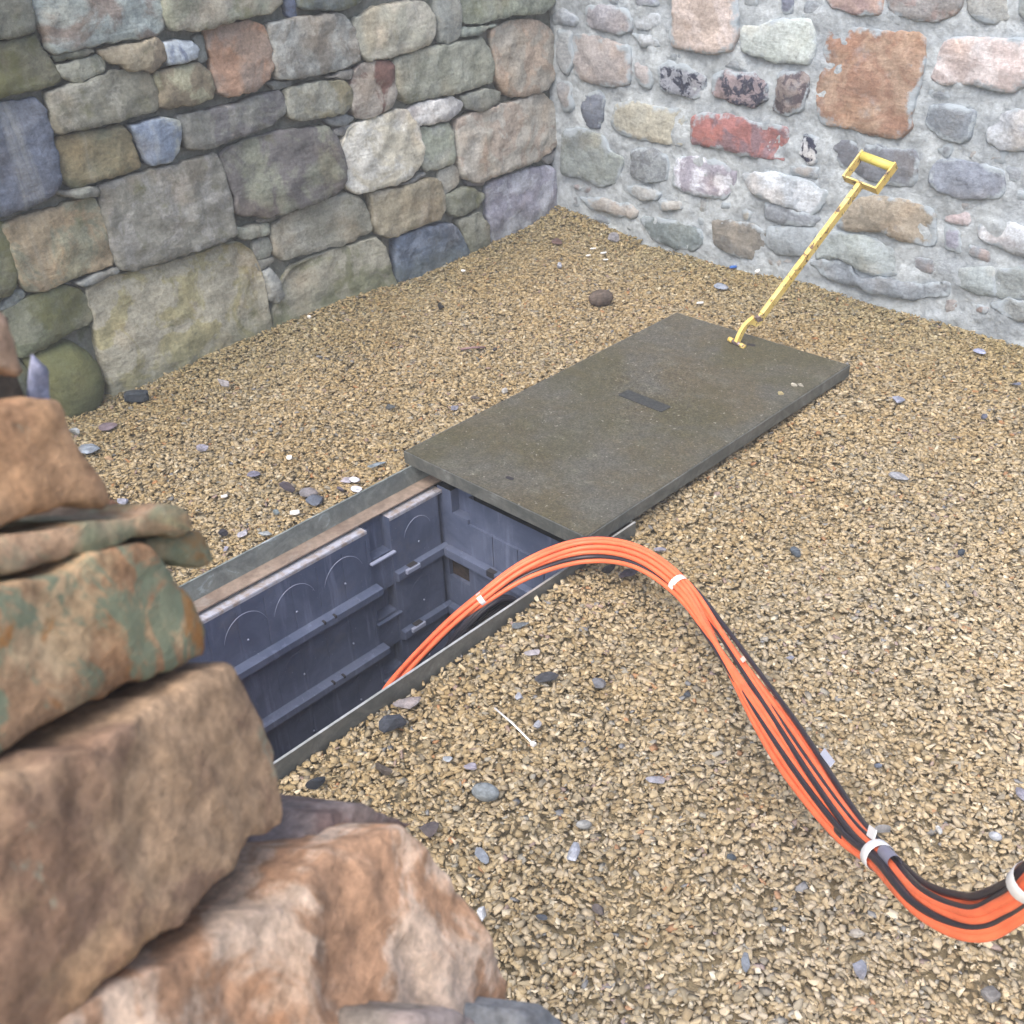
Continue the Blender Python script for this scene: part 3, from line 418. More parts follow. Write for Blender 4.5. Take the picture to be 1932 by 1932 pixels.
def rough_mat(name, c1, c2, sc1=6, sc2=60, bump=.5, bd=.01, rough=.9, spots=None, moss=None):
    m, nt, b = new_mat(name); g = N(nt)
    n1 = g.noise(sc1, 7, .65, dist=.4); n2 = g.noise(sc2, 7, .7)
    base = g.mix(g.ramp(n1, .35, .65), lin(c1), lin(c2))
    base = g.mix(1., base, g.grey(g.ramp(n2, .25, .75, .72, 1.25)), 'MULTIPLY')
    if spots: base = g.mix(g.ramp(g.noise(spots[1], 3, .6), .66, .72, 0, spots[2]), base, lin(spots[0]))
    if moss: base = g.mix(g.ramp(g.noise(moss[1], 7, .7, dist=.5), moss[2], moss[2]+.16, 0, .8), base, lin(moss[0]))
    g.link(base, b.inputs['Base Color']); b.inputs['Roughness'].default_value = rough
    g.link(g.bump(g.math('ADD', g.math('MULTIPLY', n2, .6), g.noise(sc2*.3, 6, .6)), bump, bd), b.inputs['Normal'])
    return m
M_mortL = rough_mat('old_mortar', (90, 96, 90), (128, 132, 128), 5, 50, .9, .015, moss=((78, 88, 58), 6, .56))
M_mortR = rough_mat('lime_mortar', (148, 158, 167), (176, 186, 193), 5, 40, .8, .016, spots=((126, 138, 150), 9, .5))
M_soil = rough_mat('damp_grit', (150, 138, 112), (166, 154, 126), 5, 90, .8, .01)
M_core = rough_mat('shaded_rubble', (52, 46, 40), (74, 64, 54), 8, 60, .8, .02)  # rubble behind the near stones, coloured dark to stand in for gap shade

m, nt, b = new_mat('limestone_chippings'); g = N(nt)
cc = g.attr('Col', 'GEOMETRY'); n2 = g.noise(220, 5, .7); n3 = g.noise(2.2, 5, .6)
base = g.mix(1., cc, g.grey(g.ramp(n2, .25, .75, .86, 1.12)), 'MULTIPLY')
base = g.mix(1., base, g.mix(g.ramp(n3, .35, .68), (1.0, .97, .90, 1), (.98, 1.0, 1.02, 1)), 'MULTIPLY')
g.link(base, b.inputs['Base Color']); b.inputs['Roughness'].default_value = .85; b.inputs['Specular IOR Level'].default_value = .3
g.link(g.bump(g.noise(160, 5, .65), .5, .003), b.inputs['Normal']); M_gravel = m

def steel_mat(name, c1, c2, c3, rough=.45, metal=.55, patch=9):
    m, nt, b = new_mat(name); g = N(nt)
    v = g.noise(patch, 6, .7, g.map(scale=(1, 1, 1.3)), 1.2); v2 = g.noise(45, 5, .7)
    base = g.mix(g.ramp(v, .45, .58), lin(c1), lin(c2)); base = g.mix(g.ramp(v, .60, .68, 0, .7), base, lin(c3))
    base = g.mix(1., base, g.grey(g.ramp(v2, .25, .75, .8, 1.15)), 'MULTIPLY')
    g.link(base, b.inputs['Base Color']); b.inputs['Metallic'].default_value = metal; b.inputs['Roughness'].default_value = rough
    g.link(g.bump(v2, .3, .002), b.inputs['Normal']); return m
M_galv = steel_mat('galvanised_steel', (112, 120, 120), (130, 138, 136), (168, 182, 190), .55, .15)
M_edge = steel_mat('worn_steel_edge', (170, 174, 172), (190, 194, 196), (200, 206, 210), .4, .4)
M_galv2 = steel_mat('dull_steel', (92, 95, 93), (106, 108, 105), (124, 127, 124), .6, .15)
M_angle = steel_mat('cover_edge_steel', (84, 88, 86), (100, 103, 100), (126, 130, 128), .55, .15)
M_rust = rough_mat('dusty_ledge', (142, 128, 116), (116, 102, 92), 9, 40, .3, .004, .8, moss=((142, 138, 134), 8, .56))

m, nt, b = new_mat('blue_grey_plastic'); g = N(nt)
v = g.noise(7, 6, .65, dist=.5); st = g.noise(9, 5, .6, g.map(scale=(4, 4, .5)))
base = g.mix(g.ramp(v, .35, .7), lin((68, 79, 104)), lin((90, 100, 124)))
base = g.mix(g.ramp(st, .52, .75, 0, .45), base, lin((126, 136, 162)))
base = g.mix(g.ramp(g.noise(120, 3, .6), .68, .74, 0, .5), base, lin((150, 154, 166)))
base = g.mix(g.ramp(g.noise(5, 5, .7, g.map(loc=(4, 4, 4))), .56, .74, 0, .3), base, lin((112, 108, 104)))
g.link(base, b.inputs['Base Color']); b.inputs['Roughness'].default_value = .5
g.link(g.bump(g.noise(60, 4, .6), .12, .002), b.inputs['Normal']); M_plastic = m
m, nt, b = new_mat('pale_plastic_lip'); g = N(nt)
g.link(g.mix(g.ramp(g.noise(30, 6, .7), .4, .65), lin((164, 168, 182)), lin((140, 130, 124))), b.inputs['Base Color']); b.inputs['Roughness'].default_value = .55; M_lip = m
m, nt, b = new_mat('scuffed_plastic'); b.inputs['Base Color'].default_value = lin((146, 154, 178)); b.inputs['Roughness'].default_value = .5; M_scuff = m
m, nt, b = new_mat('dark_slot'); b.inputs['Base Color'].default_value = (.02, .02, .026, 1); b.inputs['Roughness'].default_value = .8; M_dark = m
M_dirt = rough_mat('dirt_plug', (40, 34, 32), (66, 54, 48), 30, 120, .8, .01)

m, nt, b = new_mat('weathered_cover'); g = N(nt)
v = g.noise(3.5, 7, .68, dist=.5); v2 = g.noise(36, 9, .86); v3 = g.noise(14, 6, .7)
base = g.mix(g.ramp(v, .38, .64), lin((80, 80, 74)), lin((80, 75, 60)))
base = g.mix(g.ramp(v3, .50, .72, 0, .5), base, lin((100, 102, 92)))
base = g.mix(g.ramp(g.noise(2.2, 5, .6, g.map(loc=(2, 5, 1))), .46, .64, 0, .55), base, lin((66, 64, 38)))
base = g.mix(1., base, g.grey(g.ramp(v2, .3, .7, .66, 1.30)), 'MULTIPLY')
base = g.mix(1., base, g.grey(g.ramp(g.noise(150, 3, .75), .32, .68, .62, 1.40)), 'MULTIPLY')
base = g.mix(g.ramp(g.noise(85, 3, .7), .64, .70, 0, .65), base, lin((160, 160, 148)))
base = g.mix(g.ramp(g.noise(75, 3, .7, g.map(loc=(7, 7, 0))), .34, .28, 0, .6), base, lin((48, 46, 36)))
g.link(base, b.inputs['Base Color']); b.inputs['Roughness'].default_value = .68
g.link(g.bump(g.math('ADD', v2, g.math('MULTIPLY', v3, .6)), .6, .004), b.inputs['Normal']); M_cover = m
m, nt, b = new_mat('black_badge'); g = N(nt)
g.link(g.mix(g.ramp(g.noise(120, 4), .4, .7), lin((44, 48, 50)), lin((64, 66, 64))), b.inputs['Base Color']); b.inputs['Roughness'].default_value = .45; M_badge = m

def plain(name, c, rough=.5, var=.12, sc_=40, spec=.5, coat=0):
    m, nt, b = new_mat(name); g = N(nt)
    g.link(g.mix(1., lin(c), g.grey(g.ramp(g.noise(sc_, 5, .65), .3, .7, 1-var, 1+var)), 'MULTIPLY'), b.inputs['Base Color'])
    b.inputs['Roughness'].default_value = rough; b.inputs['Specular IOR Level'].default_value = spec; b.inputs['Coat Weight'].default_value = coat; return m
M_orange = plain('orange_sheath', (234, 116, 78), .42, .13, 24, .4)
M_black = plain('black_sheath', (46, 43, 52), .36, .12, 20)
M_tape = plain('white_tape', (226, 228, 230), .5, .05)
M_sleeve = plain('grey_sleeve', (128, 130, 150), .4, .08)
M_tag = plain('grey_label', (176, 184, 202), .4, .05)
M_pink = plain('pink_marker', (236, 190, 180), .5, .05)
M_white = plain('white_plastic', (226, 228, 228), .45, .06)
M_blue = plain('blue_plastic', (54, 100, 176), .45, .08)
m, nt, b = new_mat('chipped_yellow_paint'); g = N(nt)
chip = g.ramp(g.noise(30, 6, .74, dist=.6), .55, .58)
base = g.mix(g.ramp(g.noise(14, 4), .35, .7), lin((212, 184, 100)), lin((222, 202, 134)))
base = g.mix(chip, base, lin((92, 74, 62)))
g.link(base, b.inputs['Base Color']); b.inputs['Roughness'].default_value = .45; M_yellow = m
m, nt, b = new_mat('yellow_grip'); g = N(nt)
g.link(g.mix(g.ramp(g.noise(60, 5, .7), .6, .66, 0, .7), lin((206, 196, 104)), lin((170, 150, 90))), b.inputs['Base Color']); b.inputs['Roughness'].default_value = .5; M_grip = m
M_bare = steel_mat('bare_hook_steel', (120, 104, 104), (150, 140, 146), (176, 170, 180), .4, .4, 30)

# ------------------------------------------------------------------ stones
def calm(c, k=.64):
    a = lin(c); m = .3*a[0]+.55*a[1]+.15*a[2]; return tuple((m+(v-m)*k)*t for v, t in zip(a[:3], (.96, 1., 1.05)))+(1.,)
def set_stone(o, c1, c2, moss=0., pscale=9., psharp=.12, k=.64, b=1.):
    o['col1'] = [v*b for v in calm(c1, k)]; o['col2'] = [v*b for v in calm(c2, k)]; o['moss'] = float(moss); o['pscale'] = float(pscale); o['psharp'] = float(psharp)
def smooth_outline(poly, step, jit, seed, tight=.35):
    """closed outline resampled with slightly rounded corners and a ragged edge"""
    P = [np.array(p, float) for p in poly]; m = len(P); pts = []
    for i in range(m):
        a, b_, c = P[i-1], P[i], P[(i+1) % m]
        l1, l2 = np.linalg.norm(a-b_), np.linalg.norm(c-b_); k = min(l1, l2)*tight
        q1, q2 = b_+(a-b_)*k/l1, b_+(c-b_)*k/l2
        for t in (0, .33, .67, 1): pts.append((1-t)**2*q1+2*t*(1-t)*b_+t*t*q2)
    pts = np.array(pts); d = np.r_[0, np.cumsum(np.linalg.norm(np.roll(pts, -1, 0)-pts, axis=1))]
    n = max(16, int(d[-1]/step)); t = np.linspace(0, d[-1], n+1)[:-1]; q = np.vstack([pts, pts[:1]])
    out = np.stack([np.interp(t, d, q[:, 0]), np.interp(t, d, q[:, 1])], 1)
    nx = np.roll(out, -1, 0)-np.roll(out, 1, 0); nx = np.stack([nx[:, 1], -nx[:, 0]], 1); nx /= np.linalg.norm(nx, axis=1)[:, None]+1e-9
    j = np.array([noise.fractal(Vector((x*28, y*28, seed)), .8, 2., 4) for x, y in out])
    return out+nx*(j*jit)[:, None]
def stone(poly, O, U, V, W, mat, parent, name='stone', proud=.03, back=.06, er=.018, bulge=.01, amp=.006, step=.012, jit=.004, seed=0, tilt=(0, 0), freq=14, tight=.35, facet=0, rstep=.018, crease=None, inset=0., bdir=None):
    out = smooth_outline(poly, step, jit, seed, tight); n = len(out); c = out.mean(0)
    if ((out[:, 0]*np.roll(out[:, 1], -1)-np.roll(out[:, 0], -1)*out[:, 1]).sum()) < 0: out = out[::-1]
    rm = np.linalg.norm(out-c, axis=1).mean(); er = min(er, rm*.55)
    if inset: out = c+(out-c)*(1-inset/rm)
    u_lo, u_hi = out[:, 0].min(), out[:, 0].max()
    prof = [(0, -back), (0, proud-er)]
    for a in (25, 50, 72): prof.append((er*(1-cos(radians(a))), proud-er+er*sin(radians(a))))
    rings = [(1-i/rm, h, 1.) for i, h in prof]; s0 = rings[-1][0]

    fr = random.Random(int(seed*77)); fpl = [(fr.uniform(0, .006), fr.uniform(-.13, .13)*facet, fr.uniform(-.16, .16)*facet, fr.uniform(out[:, 0].min(), out[:, 0].max()), fr.uniform(out[:, 1].min(), out[:, 1].max())) for _ in range(9)] if facet else []
    O, U, V, W = map(Vector, (O, U, V, W)); verts = []; rim = []
    def put(px, py, h, e, sr):
        top = 0 if h < proud-er*.9 else min(1, (h-(proud-er))/er)
        hh = h+top*(bulge*(1-sr*sr)+tilt[0]*(px-c[0])+tilt[1]*(py-c[1]))
        if crease: hh -= crease[1]*max(0, px-(py-c[1])*crease[2]-(u_lo+(u_hi-u_lo)*crease[0]))
        p = O+U*px+V*py; q = p*freq+Vector((seed*3.1, seed*1.7, 0)); a = noise.fractal(q, .75, 2.1, 5)
        if fpl: hh += max(-.014, min(.010, .016+min(f0+fu*(px-cu)+fv*(py-cv) for f0, fu, fv, cu, cv in fpl)))
        verts.append(p+W*(hh+amp*a*top)); rim.append(e)
    for ri, (s, h, e) in enumerate(rings):
        for x, y in out:
            if bdir and ri == 0:
                qx, qy = c+(np.array((x, y))-c)*.80; verts.append(O+U*qx+V*qy+Vector(bdir)*back); rim.append(1.); continue
            px, py = c+(np.array((x, y))-c)*s; put(px, py, h, e, min(1, np.linalg.norm(np.array((px, py))-c)/rm))
    faces = []
    for r in range(len(rings)-1):
        for k in range(n):
            k2 = (k+1) % n; faces.append((r*n+k, r*n+k2, (r+1)*n+k2, (r+1)*n+k))
    L = (len(rings)-1)*n; ring = c+(out-c)*s0; lo, hi = ring.min(0), ring.max(0); pts = [Vector(q) for q in ring]; rr = random.Random(int(seed*100))
    gy_ = np.arange(lo[1]+rstep*.5, hi[1], rstep*.87)
    for j, y in enumerate(gy_):
        for x in np.arange(lo[0]+rstep*(.25+.5*(j % 2)), hi[0], rstep):
            q = np.array((x+rr.uniform(-.2, .2)*rstep, y+rr.uniform(-.2, .2)*rstep))
            if np.min(np.linalg.norm(ring-q, axis=1)) < rstep*.6: continue
            x1, y1 = ring[:, 0], ring[:, 1]; x2, y2 = np.roll(x1, -1), np.roll(y1, -1)
            cr = ((y1 > q[1]) != (y2 > q[1])) & (q[0] < (x2-x1)*(q[1]-y1)/(y2-y1+1e-12)+x1)
            if cr.sum() % 2: pts.append(Vector(q))
    cv_, _, cf_, ov_, _, _ = delaunay_2d_cdt(pts, [(i, (i+1) % n) for i in range(n)], [], 1, 1e-6)
    idx = []
    for k, q in enumerate(cv_):
        orig = [i for i in ov_[k] if i < n] if ov_[k] else []
        if orig: idx.append(L+orig[0]); continue
        e = max(0, 1-np.min(np.linalg.norm(ring-np.array(q[:2]), axis=1))/(rm*.4))
        sr = min(1, np.linalg.norm(np.array(q[:2])-c)/rm); idx.append(len(verts)); put(q[0], q[1], proud, e, sr)
    faces += [tuple(idx[i] for i in f_) for f_ in cf_]
    faces.append(tuple(range(n))[::-1])
    if U.cross(V).dot(W) < 0: faces = [f[::-1] for f in faces]
    ob = mesh_obj(name, verts, faces, mat, parent, True)
    at = ob.data.attributes.new('rim', 'FLOAT', 'POINT'); at.data.foreach_set('value', rim)
    return ob
def rough_sheet(name, O, U, V, W, w, h, cell, amp, mat, parent, seed, freq=9, thick=None):
    """uneven mortar face over w x h"""
    O, U, V, W = map(Vector, (O, U, V, W)); nx, ny = int(w/cell)+1, int(h/cell)+1; v = []; f = []
    for j in range(ny):
        for i in range(nx):
            p = O+U*(w*i/(nx-1))+V*(h*j/(ny-1)); a = noise.fractal(p*freq+Vector((seed, 0, 0)), .8, 2., 5); v.append(p+W*(a*amp))
    for j in range(ny-1):
        for i in range(nx-1):
            k = j*nx+i; f.append((k, k+1, k+nx+1, k+nx))
    if U.cross(V).dot(W) < 0: f = [q[::-1] for q in f]
    return mesh_obj(name, v, f, mat, parent, True)

# left wall: face in the plane x = 0, running along -y ; right wall: face in the plane y = 0, running along +x
lw = empty('stone_wall', (0, 0, 0), label='weathered grey-green stone wall on the left, with mossy blocks and deep dark joints', cat='wall')
rw = empty('stone_wall', (0, 0, 0), label='pale stone wall on the right, bedded in thick light grey mortar behind the yellow lifting key', cat='wall')
box('wall_core', (-.50, -4.2, -.2), (-.045, -.002, 1.75), M_mortL, lw)
rough_sheet('mortar', (-.034, -4.2, -.08), (0, 1, 0), (0, 0, 1), (1, 0, 0), 4.198, 1.83, .018, .011, M_mortL, lw, 3)
box('wall_core', (-.50, .022, -.2), (3.3, .50, 1.75), M_mortR, rw)
rough_sheet('mortar', (-.03, -.004, -.08), (1, 0, 0), (0, 0, 1), (0, -1, 0), 3.33, 1.83, .012, .0105, M_mortR, rw, 5, freq=9)
def bbox(poly): a = np.array(poly); return a[:, 0].min(), a[:, 0].max(), a[:, 1].min(), a[:, 1].max()
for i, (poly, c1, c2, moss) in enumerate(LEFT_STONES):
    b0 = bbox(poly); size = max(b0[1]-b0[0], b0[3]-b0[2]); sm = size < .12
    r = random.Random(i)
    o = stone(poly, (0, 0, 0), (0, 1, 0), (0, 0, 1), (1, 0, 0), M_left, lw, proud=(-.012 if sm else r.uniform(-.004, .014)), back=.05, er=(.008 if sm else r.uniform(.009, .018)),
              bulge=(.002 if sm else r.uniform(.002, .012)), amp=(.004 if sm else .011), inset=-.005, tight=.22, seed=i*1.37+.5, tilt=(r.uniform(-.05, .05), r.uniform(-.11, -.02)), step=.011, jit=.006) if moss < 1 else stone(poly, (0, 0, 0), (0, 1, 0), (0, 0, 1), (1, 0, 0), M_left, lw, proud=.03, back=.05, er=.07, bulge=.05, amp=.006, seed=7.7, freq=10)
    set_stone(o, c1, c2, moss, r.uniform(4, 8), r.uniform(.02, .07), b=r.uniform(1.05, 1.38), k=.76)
KIND = {0: (6, .16), 1: (4, .06), 2: (26, .03), 3: (11, .05), 4: (7, .07)}
for i, (poly, c1, c2, k) in enumerate(RIGHT_STONES):
    b0 = bbox(poly); size = max(b0[1]-b0[0], b0[3]-b0[2]); sm = size < .10
    r = random.Random(100+i)
    o = stone(poly, (0, 0, 0), (1, 0, 0), (0, 0, 1), (0, -1, 0), M_right, rw, proud=(.005 if sm else r.uniform(.008, .017)), back=.03, er=(.008 if sm else r.uniform(.008, .015)), inset=-.011, tight=.22,
              bulge=(.003 if sm else r.uniform(.003, .012)), amp=(.004 if sm else .009), seed=60+i*1.37, tilt=(r.uniform(-.04, .04), r.uniform(-.09, -.01)), step=.010, jit=.006)
    set_stone(o, c1, c2, 0., *KIND[k], k=.66, b=.97)
# the walls go on beyond the frame: plainer stones above and to the side of the traced ones
def filler(traced, u0, u1, z0, z1, ok, O, U, V, W, mat, parent, pal, seed):
    r = random.Random(seed); bbs = [bbox(s[0]) for s in traced]; z = z0
    while z < z1-.06:
        h = min(r.uniform(.10, .19), z1-z); u = u0
        while u < u1-.05:
            w = min(r.uniform(.14, .34), u1-u); a = (u+.01, u+w-.01, z+.01, z+h-.01)
            if w > .05 and ok(a) and not any(a[0] < q[1] and a[1] > q[0] and a[2] < q[3] and a[3] > q[2] for q in bbs):
                j = lambda: r.uniform(-.012, .012)
                P = [(a[0]+j(), a[2]+j()), ((a[0]+a[1])/2, a[2]+j()), (a[1]+j(), a[2]+j()), (a[1]+j(), (a[2]+a[3])/2), (a[1]+j(), a[3]+j()), ((a[0]+a[1])/2, a[3]+j()), (a[0]+j(), a[3]+j()), (a[0]+j(), (a[2]+a[3])/2)]
                o = stone(P, O, U, V, W, mat, parent, proud=r.uniform(0, .012), back=.04, er=.02, bulge=.01, amp=.007, step=.03, seed=r.random()*90)
                set_stone(o, r.choice(pal), r.choice(pal), .3*(mat is M_left), r.uniform(5, 10), .1)
            u += w
        z += h
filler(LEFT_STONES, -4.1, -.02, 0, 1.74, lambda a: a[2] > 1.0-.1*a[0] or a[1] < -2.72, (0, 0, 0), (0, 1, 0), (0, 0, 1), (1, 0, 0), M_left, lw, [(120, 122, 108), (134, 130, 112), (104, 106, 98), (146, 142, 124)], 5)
filler(RIGHT_STONES, .03, 3.25, 0, 1.74, lambda a: a[2] > 1.08 or a[0] > 2.24, (0, 0, 0), (1, 0, 0), (0, 0, 1), (0, -1, 0), M_right, rw, [(160, 160, 156), (150, 160, 170), (176, 160, 146), (140, 146, 150)], 6)

def gap_fill(traced, u0, u1, z0, z1, tries, O, U, V, W, mat, parent, pal, seed):
    r = random.Random(seed); bbs = [bbox(s[0]) for s in traced]
    for _ in range(tries):
        w, h = r.uniform(.045, .16), r.uniform(.03, .075); u, z = r.uniform(u0, u1-w), r.uniform(z0, z1-h); m_ = .005
        a = (u, u+w, z, z+h)
        if any(a[0] < q[1]+m_ and a[1] > q[0]-m_ and a[2] < q[3]+m_ and a[3] > q[2]-m_ for q in bbs): continue
        bbs.append(a); j = lambda k=.010: r.uniform(-k, k)
        P = [(u+j(), z+j()), (u+w/2, z+j(.006)), (u+w+j(), z+j()), (u+w+j(.005), z+h/2), (u+w+j(), z+h+j()), (u+w/2, z+h+j(.006)), (u+j(), z+h+j())]
        o = stone(P, O, U, V, W, mat, parent, proud=r.uniform(.0, .008), back=.03, er=.009, bulge=.003, amp=.005, seed=r.random()*90, step=.012, jit=.005, tight=.25)
        set_stone(o, r.choice(pal), r.choice(pal), 0, r.uniform(5, 12), .08, k=.7, b=.97)
gap_fill(RIGHT_STONES, .03, 2.22, .03, 1.1, 7000, (0, 0, 0), (1, 0, 0), (0, 0, 1), (0, -1, 0), M_right, rw, [(150, 160, 168), (140, 150, 158), (164, 160, 156), (130, 140, 150), (160, 166, 164), (150, 140, 140)], 9)

# ------------------------------------------------------------------ ground
FX0, FX1, FY0, FY1 = 1.221, 1.907, -3.165, -1.845      # outer size of the chamber frame
def level(x, y):
    """height of the gravel surface"""
    h = .008*np.sin(x*5.1+1)*np.cos(y*4.3)+.006*np.sin(x*11+y*9)
    h = h+.022*np.exp(-((x-1.19)/.09)**2)*(y < -1.7)                       # banked against the far side of the frame
    h = h+.026*np.exp(-(((x-1.55)/.55)**4+((y+1.2)/.75)**4))               # raised under the cover
    h = h+.022*np.exp(-(y/.10)**2)*(x < .5)+.03*np.exp(-((x/.25)**2+(y/.25)**2))+.012*np.exp(-(x/.1)**2)
    h = h+.007*np.exp(-((x-1.96)/.12)**2)*(y < -1.85)
    return h
v = []; f = []
xs = [-1.5, 0., .4, .8, 1.0, 1.15, FX0-.003, 1.4, 1.6, FX1+.003, 2.1, 2.5, 3, 3.5, 4.5, 6, 9]; ys = [-10, -7, -5, -4, -3.5, FY0-.003, -2.9, -2.6, -2.3, -2.0, FY1+.003, -1.5, -1.2, -.9, -.5, -.2, 0., 1.]
for y in ys:
    for x in xs: v.append((x, y, float(level(np.float64(x), np.float64(y)))-.022))
for j in range(len(ys)-1):
    for i in range(len(xs)-1):
        cx, cy = (xs[i]+xs[i+1])/2, (ys[j]+ys[j+1])/2
        if FX0-.004 < cx < FX1+.004 and FY0-.004 < cy < FY1+.004: continue
        k = j*len(xs)+i; f.append((k, k+1, k+len(xs)+1, k+len(xs)))
mesh_obj('ground', v, f, M_soil, kind='structure')

# gravel: angular chippings, one mesh of many small hulls
nr = np.random.RandomState(11); tmpl = []
for k in range(26):
    bm = bmesh.new(); s = nr.uniform(.75, 1.1, 3)*np.array([1., .82, .44])
    for _ in range(11):
        d = nr.normal(size=3); d /= np.linalg.norm(d); d = np.sign(d)*np.abs(d)**.52; bm.verts.new(d*s*nr.uniform(.8, 1.08))
    bmesh.ops.convex_hull(bm, input=bm.verts); bmesh.ops.triangulate(bm, faces=bm.faces)
    loose = [q for q in bm.verts if not q.link_faces]; bmesh.ops.delete(bm, geom=loose, context='VERTS')
    bm.verts.index_update(); tmpl.append((np.array([q.co[:] for q in bm.verts]), np.array([[q.index for q in fc.verts] for fc in bm.faces]))); bm.free()
def inside_frame(x, y, m=0.): return (x > FX0-m) & (x < FX1+m) & (y > FY0-m) & (y < FY1+m)
def scatter(dens, smin, smax, zoff, region):
    x0, x1, y0, y1 = region; n = int((x1-x0)*(y1-y0)*dens); x = nr.uniform(x0, x1, n); y = nr.uniform(y0, y1, n)
    # keep what lies in or close to the view
    d = np.stack([x, y, np.zeros(n)], 1)-np.array(CAM); zc = d@np.array(_f); u = d@np.array(R_)/zc*2152; w = d@np.array(U_)/zc*2152
    ok = (zc > .3) & (u > -1130) & (u < 1750) & (w > -1300) & (w < 1200) & ~inside_frame(x, y, .006)
    ok &= ~((x > 1.30) & (x < 1.80) & (y > -1.80) & (y < -.80))            # nothing shows under the cover
    ok &= (nr.uniform(0, 1, n) < np.where((u < -480) & (w < -480), .12, np.where((np.abs(u) > 985) | (w < -985), .33, 1.)))   # thinner where the loose wall stands and outside the view
    x, y = x[ok], y[ok]; n = len(x)
    return x, y, level(x, y)+zoff+nr.uniform(-.0035, .0035, n), np.exp(nr.uniform(np.log(smin), np.log(smax), n))
A = [scatter(7400, .0070, .0118, -.005, (.0, 5.2, -4.1, .0)), scatter(4200, .0070, .0126, -.002, (.0, 5.2, -4.1, .0)), scatter(4400, .0035, .0064, -.001, (.0, 5.2, -4.1, .0))]
gx, gy, gz, gs = [np.concatenate(q) for q in zip(*A)]
gn = len(gx)
PAL = np.array([lin(c)[:3] for c in [(182,162,122),(164,144,104),(196,178,142),(150,130,92),(172,156,126),(186,170,140),(152,138,108),(162,150,124),(176,156,116),(146,132,102),(206,194,166),(152,148,136),(126,128,132),(170,126,84),(150,130,122),(134,126,110)]])
PW = np.array([16,16,8,12,11,9,9,8,10,6,2,2,.7,.9,1.2,2.5]); PW /= PW.sum()
ci = nr.choice(len(PAL), gn, p=PW); gc = PAL[ci]*nr.uniform(.90, 1.08, (gn, 1)); gm = gc.mean(1)[:, None]
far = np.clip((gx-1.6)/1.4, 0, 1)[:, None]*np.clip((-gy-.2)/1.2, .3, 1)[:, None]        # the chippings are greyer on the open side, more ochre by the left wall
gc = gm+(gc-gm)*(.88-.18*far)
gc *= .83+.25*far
wall_d = np.minimum(np.abs(gy), gx); near_wall = np.clip(1-wall_d/.55, 0, 1)*np.clip(nr.normal(.6, .3, gn), 0, 1)   # greener and darker near the foot of the walls
grn = np.array(lin((118, 114, 80))[:3]); gc = gc*(1-.6*near_wall[:, None])+grn*gc.mean(1)[:, None]/.25*(.6*near_wall[:, None])
gv, gf, gcol, base_i = [], [], [], 0
tid = nr.randint(0, len(tmpl), gn); ang = nr.uniform(0, 2*pi, gn); tx = nr.normal(0, .24, gn); ty = nr.normal(0, .24, gn)
for k, (tv, tf) in enumerate(tmpl):
    s = np.where(tid == k)[0]
    if not len(s): continue
    V_ = tv[None]*gs[s][:, None, None]*np.stack([nr.uniform(.85, 1.3, len(s)), nr.uniform(.8, 1.1, len(s)), nr.uniform(.7, 1.1, len(s))], 1)[:, None, :]
    ca, sa = np.cos(tx[s])[:, None], np.sin(tx[s])[:, None]; y_, z_ = V_[..., 1]*ca-V_[..., 2]*sa, V_[..., 1]*sa+V_[..., 2]*ca
    cb, sb = np.cos(ty[s])[:, None], np.sin(ty[s])[:, None]; x_, z2 = V_[..., 0]*cb+z_*sb, -V_[..., 0]*sb+z_*cb
    cg, sg = np.cos(ang[s])[:, None], np.sin(ang[s])[:, None]; X, Y = x_*cg-y_*sg, x_*sg+y_*cg
    P = np.stack([X+gx[s][:, None], Y+gy[s][:, None], z2+gz[s][:, None]], -1)
    nv = tv.shape[0]; gv.append(P.reshape(-1, 3)); gf.append((tf[None]+(np.arange(len(s))*nv)[:, None, None]+base_i).reshape(-1, 3))
    gcol.append(np.repeat(gc[s], nv, 0)); base_i += nv*len(s)
gv = np.concatenate(gv).astype(np.float32); gf = np.concatenate(gf).astype(np.int32); gcol = np.concatenate(gcol)
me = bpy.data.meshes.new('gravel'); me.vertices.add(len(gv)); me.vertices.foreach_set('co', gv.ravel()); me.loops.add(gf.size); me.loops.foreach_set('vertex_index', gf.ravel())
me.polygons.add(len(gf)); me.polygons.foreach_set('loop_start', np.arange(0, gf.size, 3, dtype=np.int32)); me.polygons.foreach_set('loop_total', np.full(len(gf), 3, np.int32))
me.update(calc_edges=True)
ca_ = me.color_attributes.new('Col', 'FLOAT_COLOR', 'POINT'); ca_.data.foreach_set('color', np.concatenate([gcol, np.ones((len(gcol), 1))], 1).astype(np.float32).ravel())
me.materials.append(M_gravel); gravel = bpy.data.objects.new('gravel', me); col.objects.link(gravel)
tag(gravel, 'bed of angular tan limestone chippings covering the whole yard', 'gravel', kind='stuff')
print('gravel tris', len(gf))

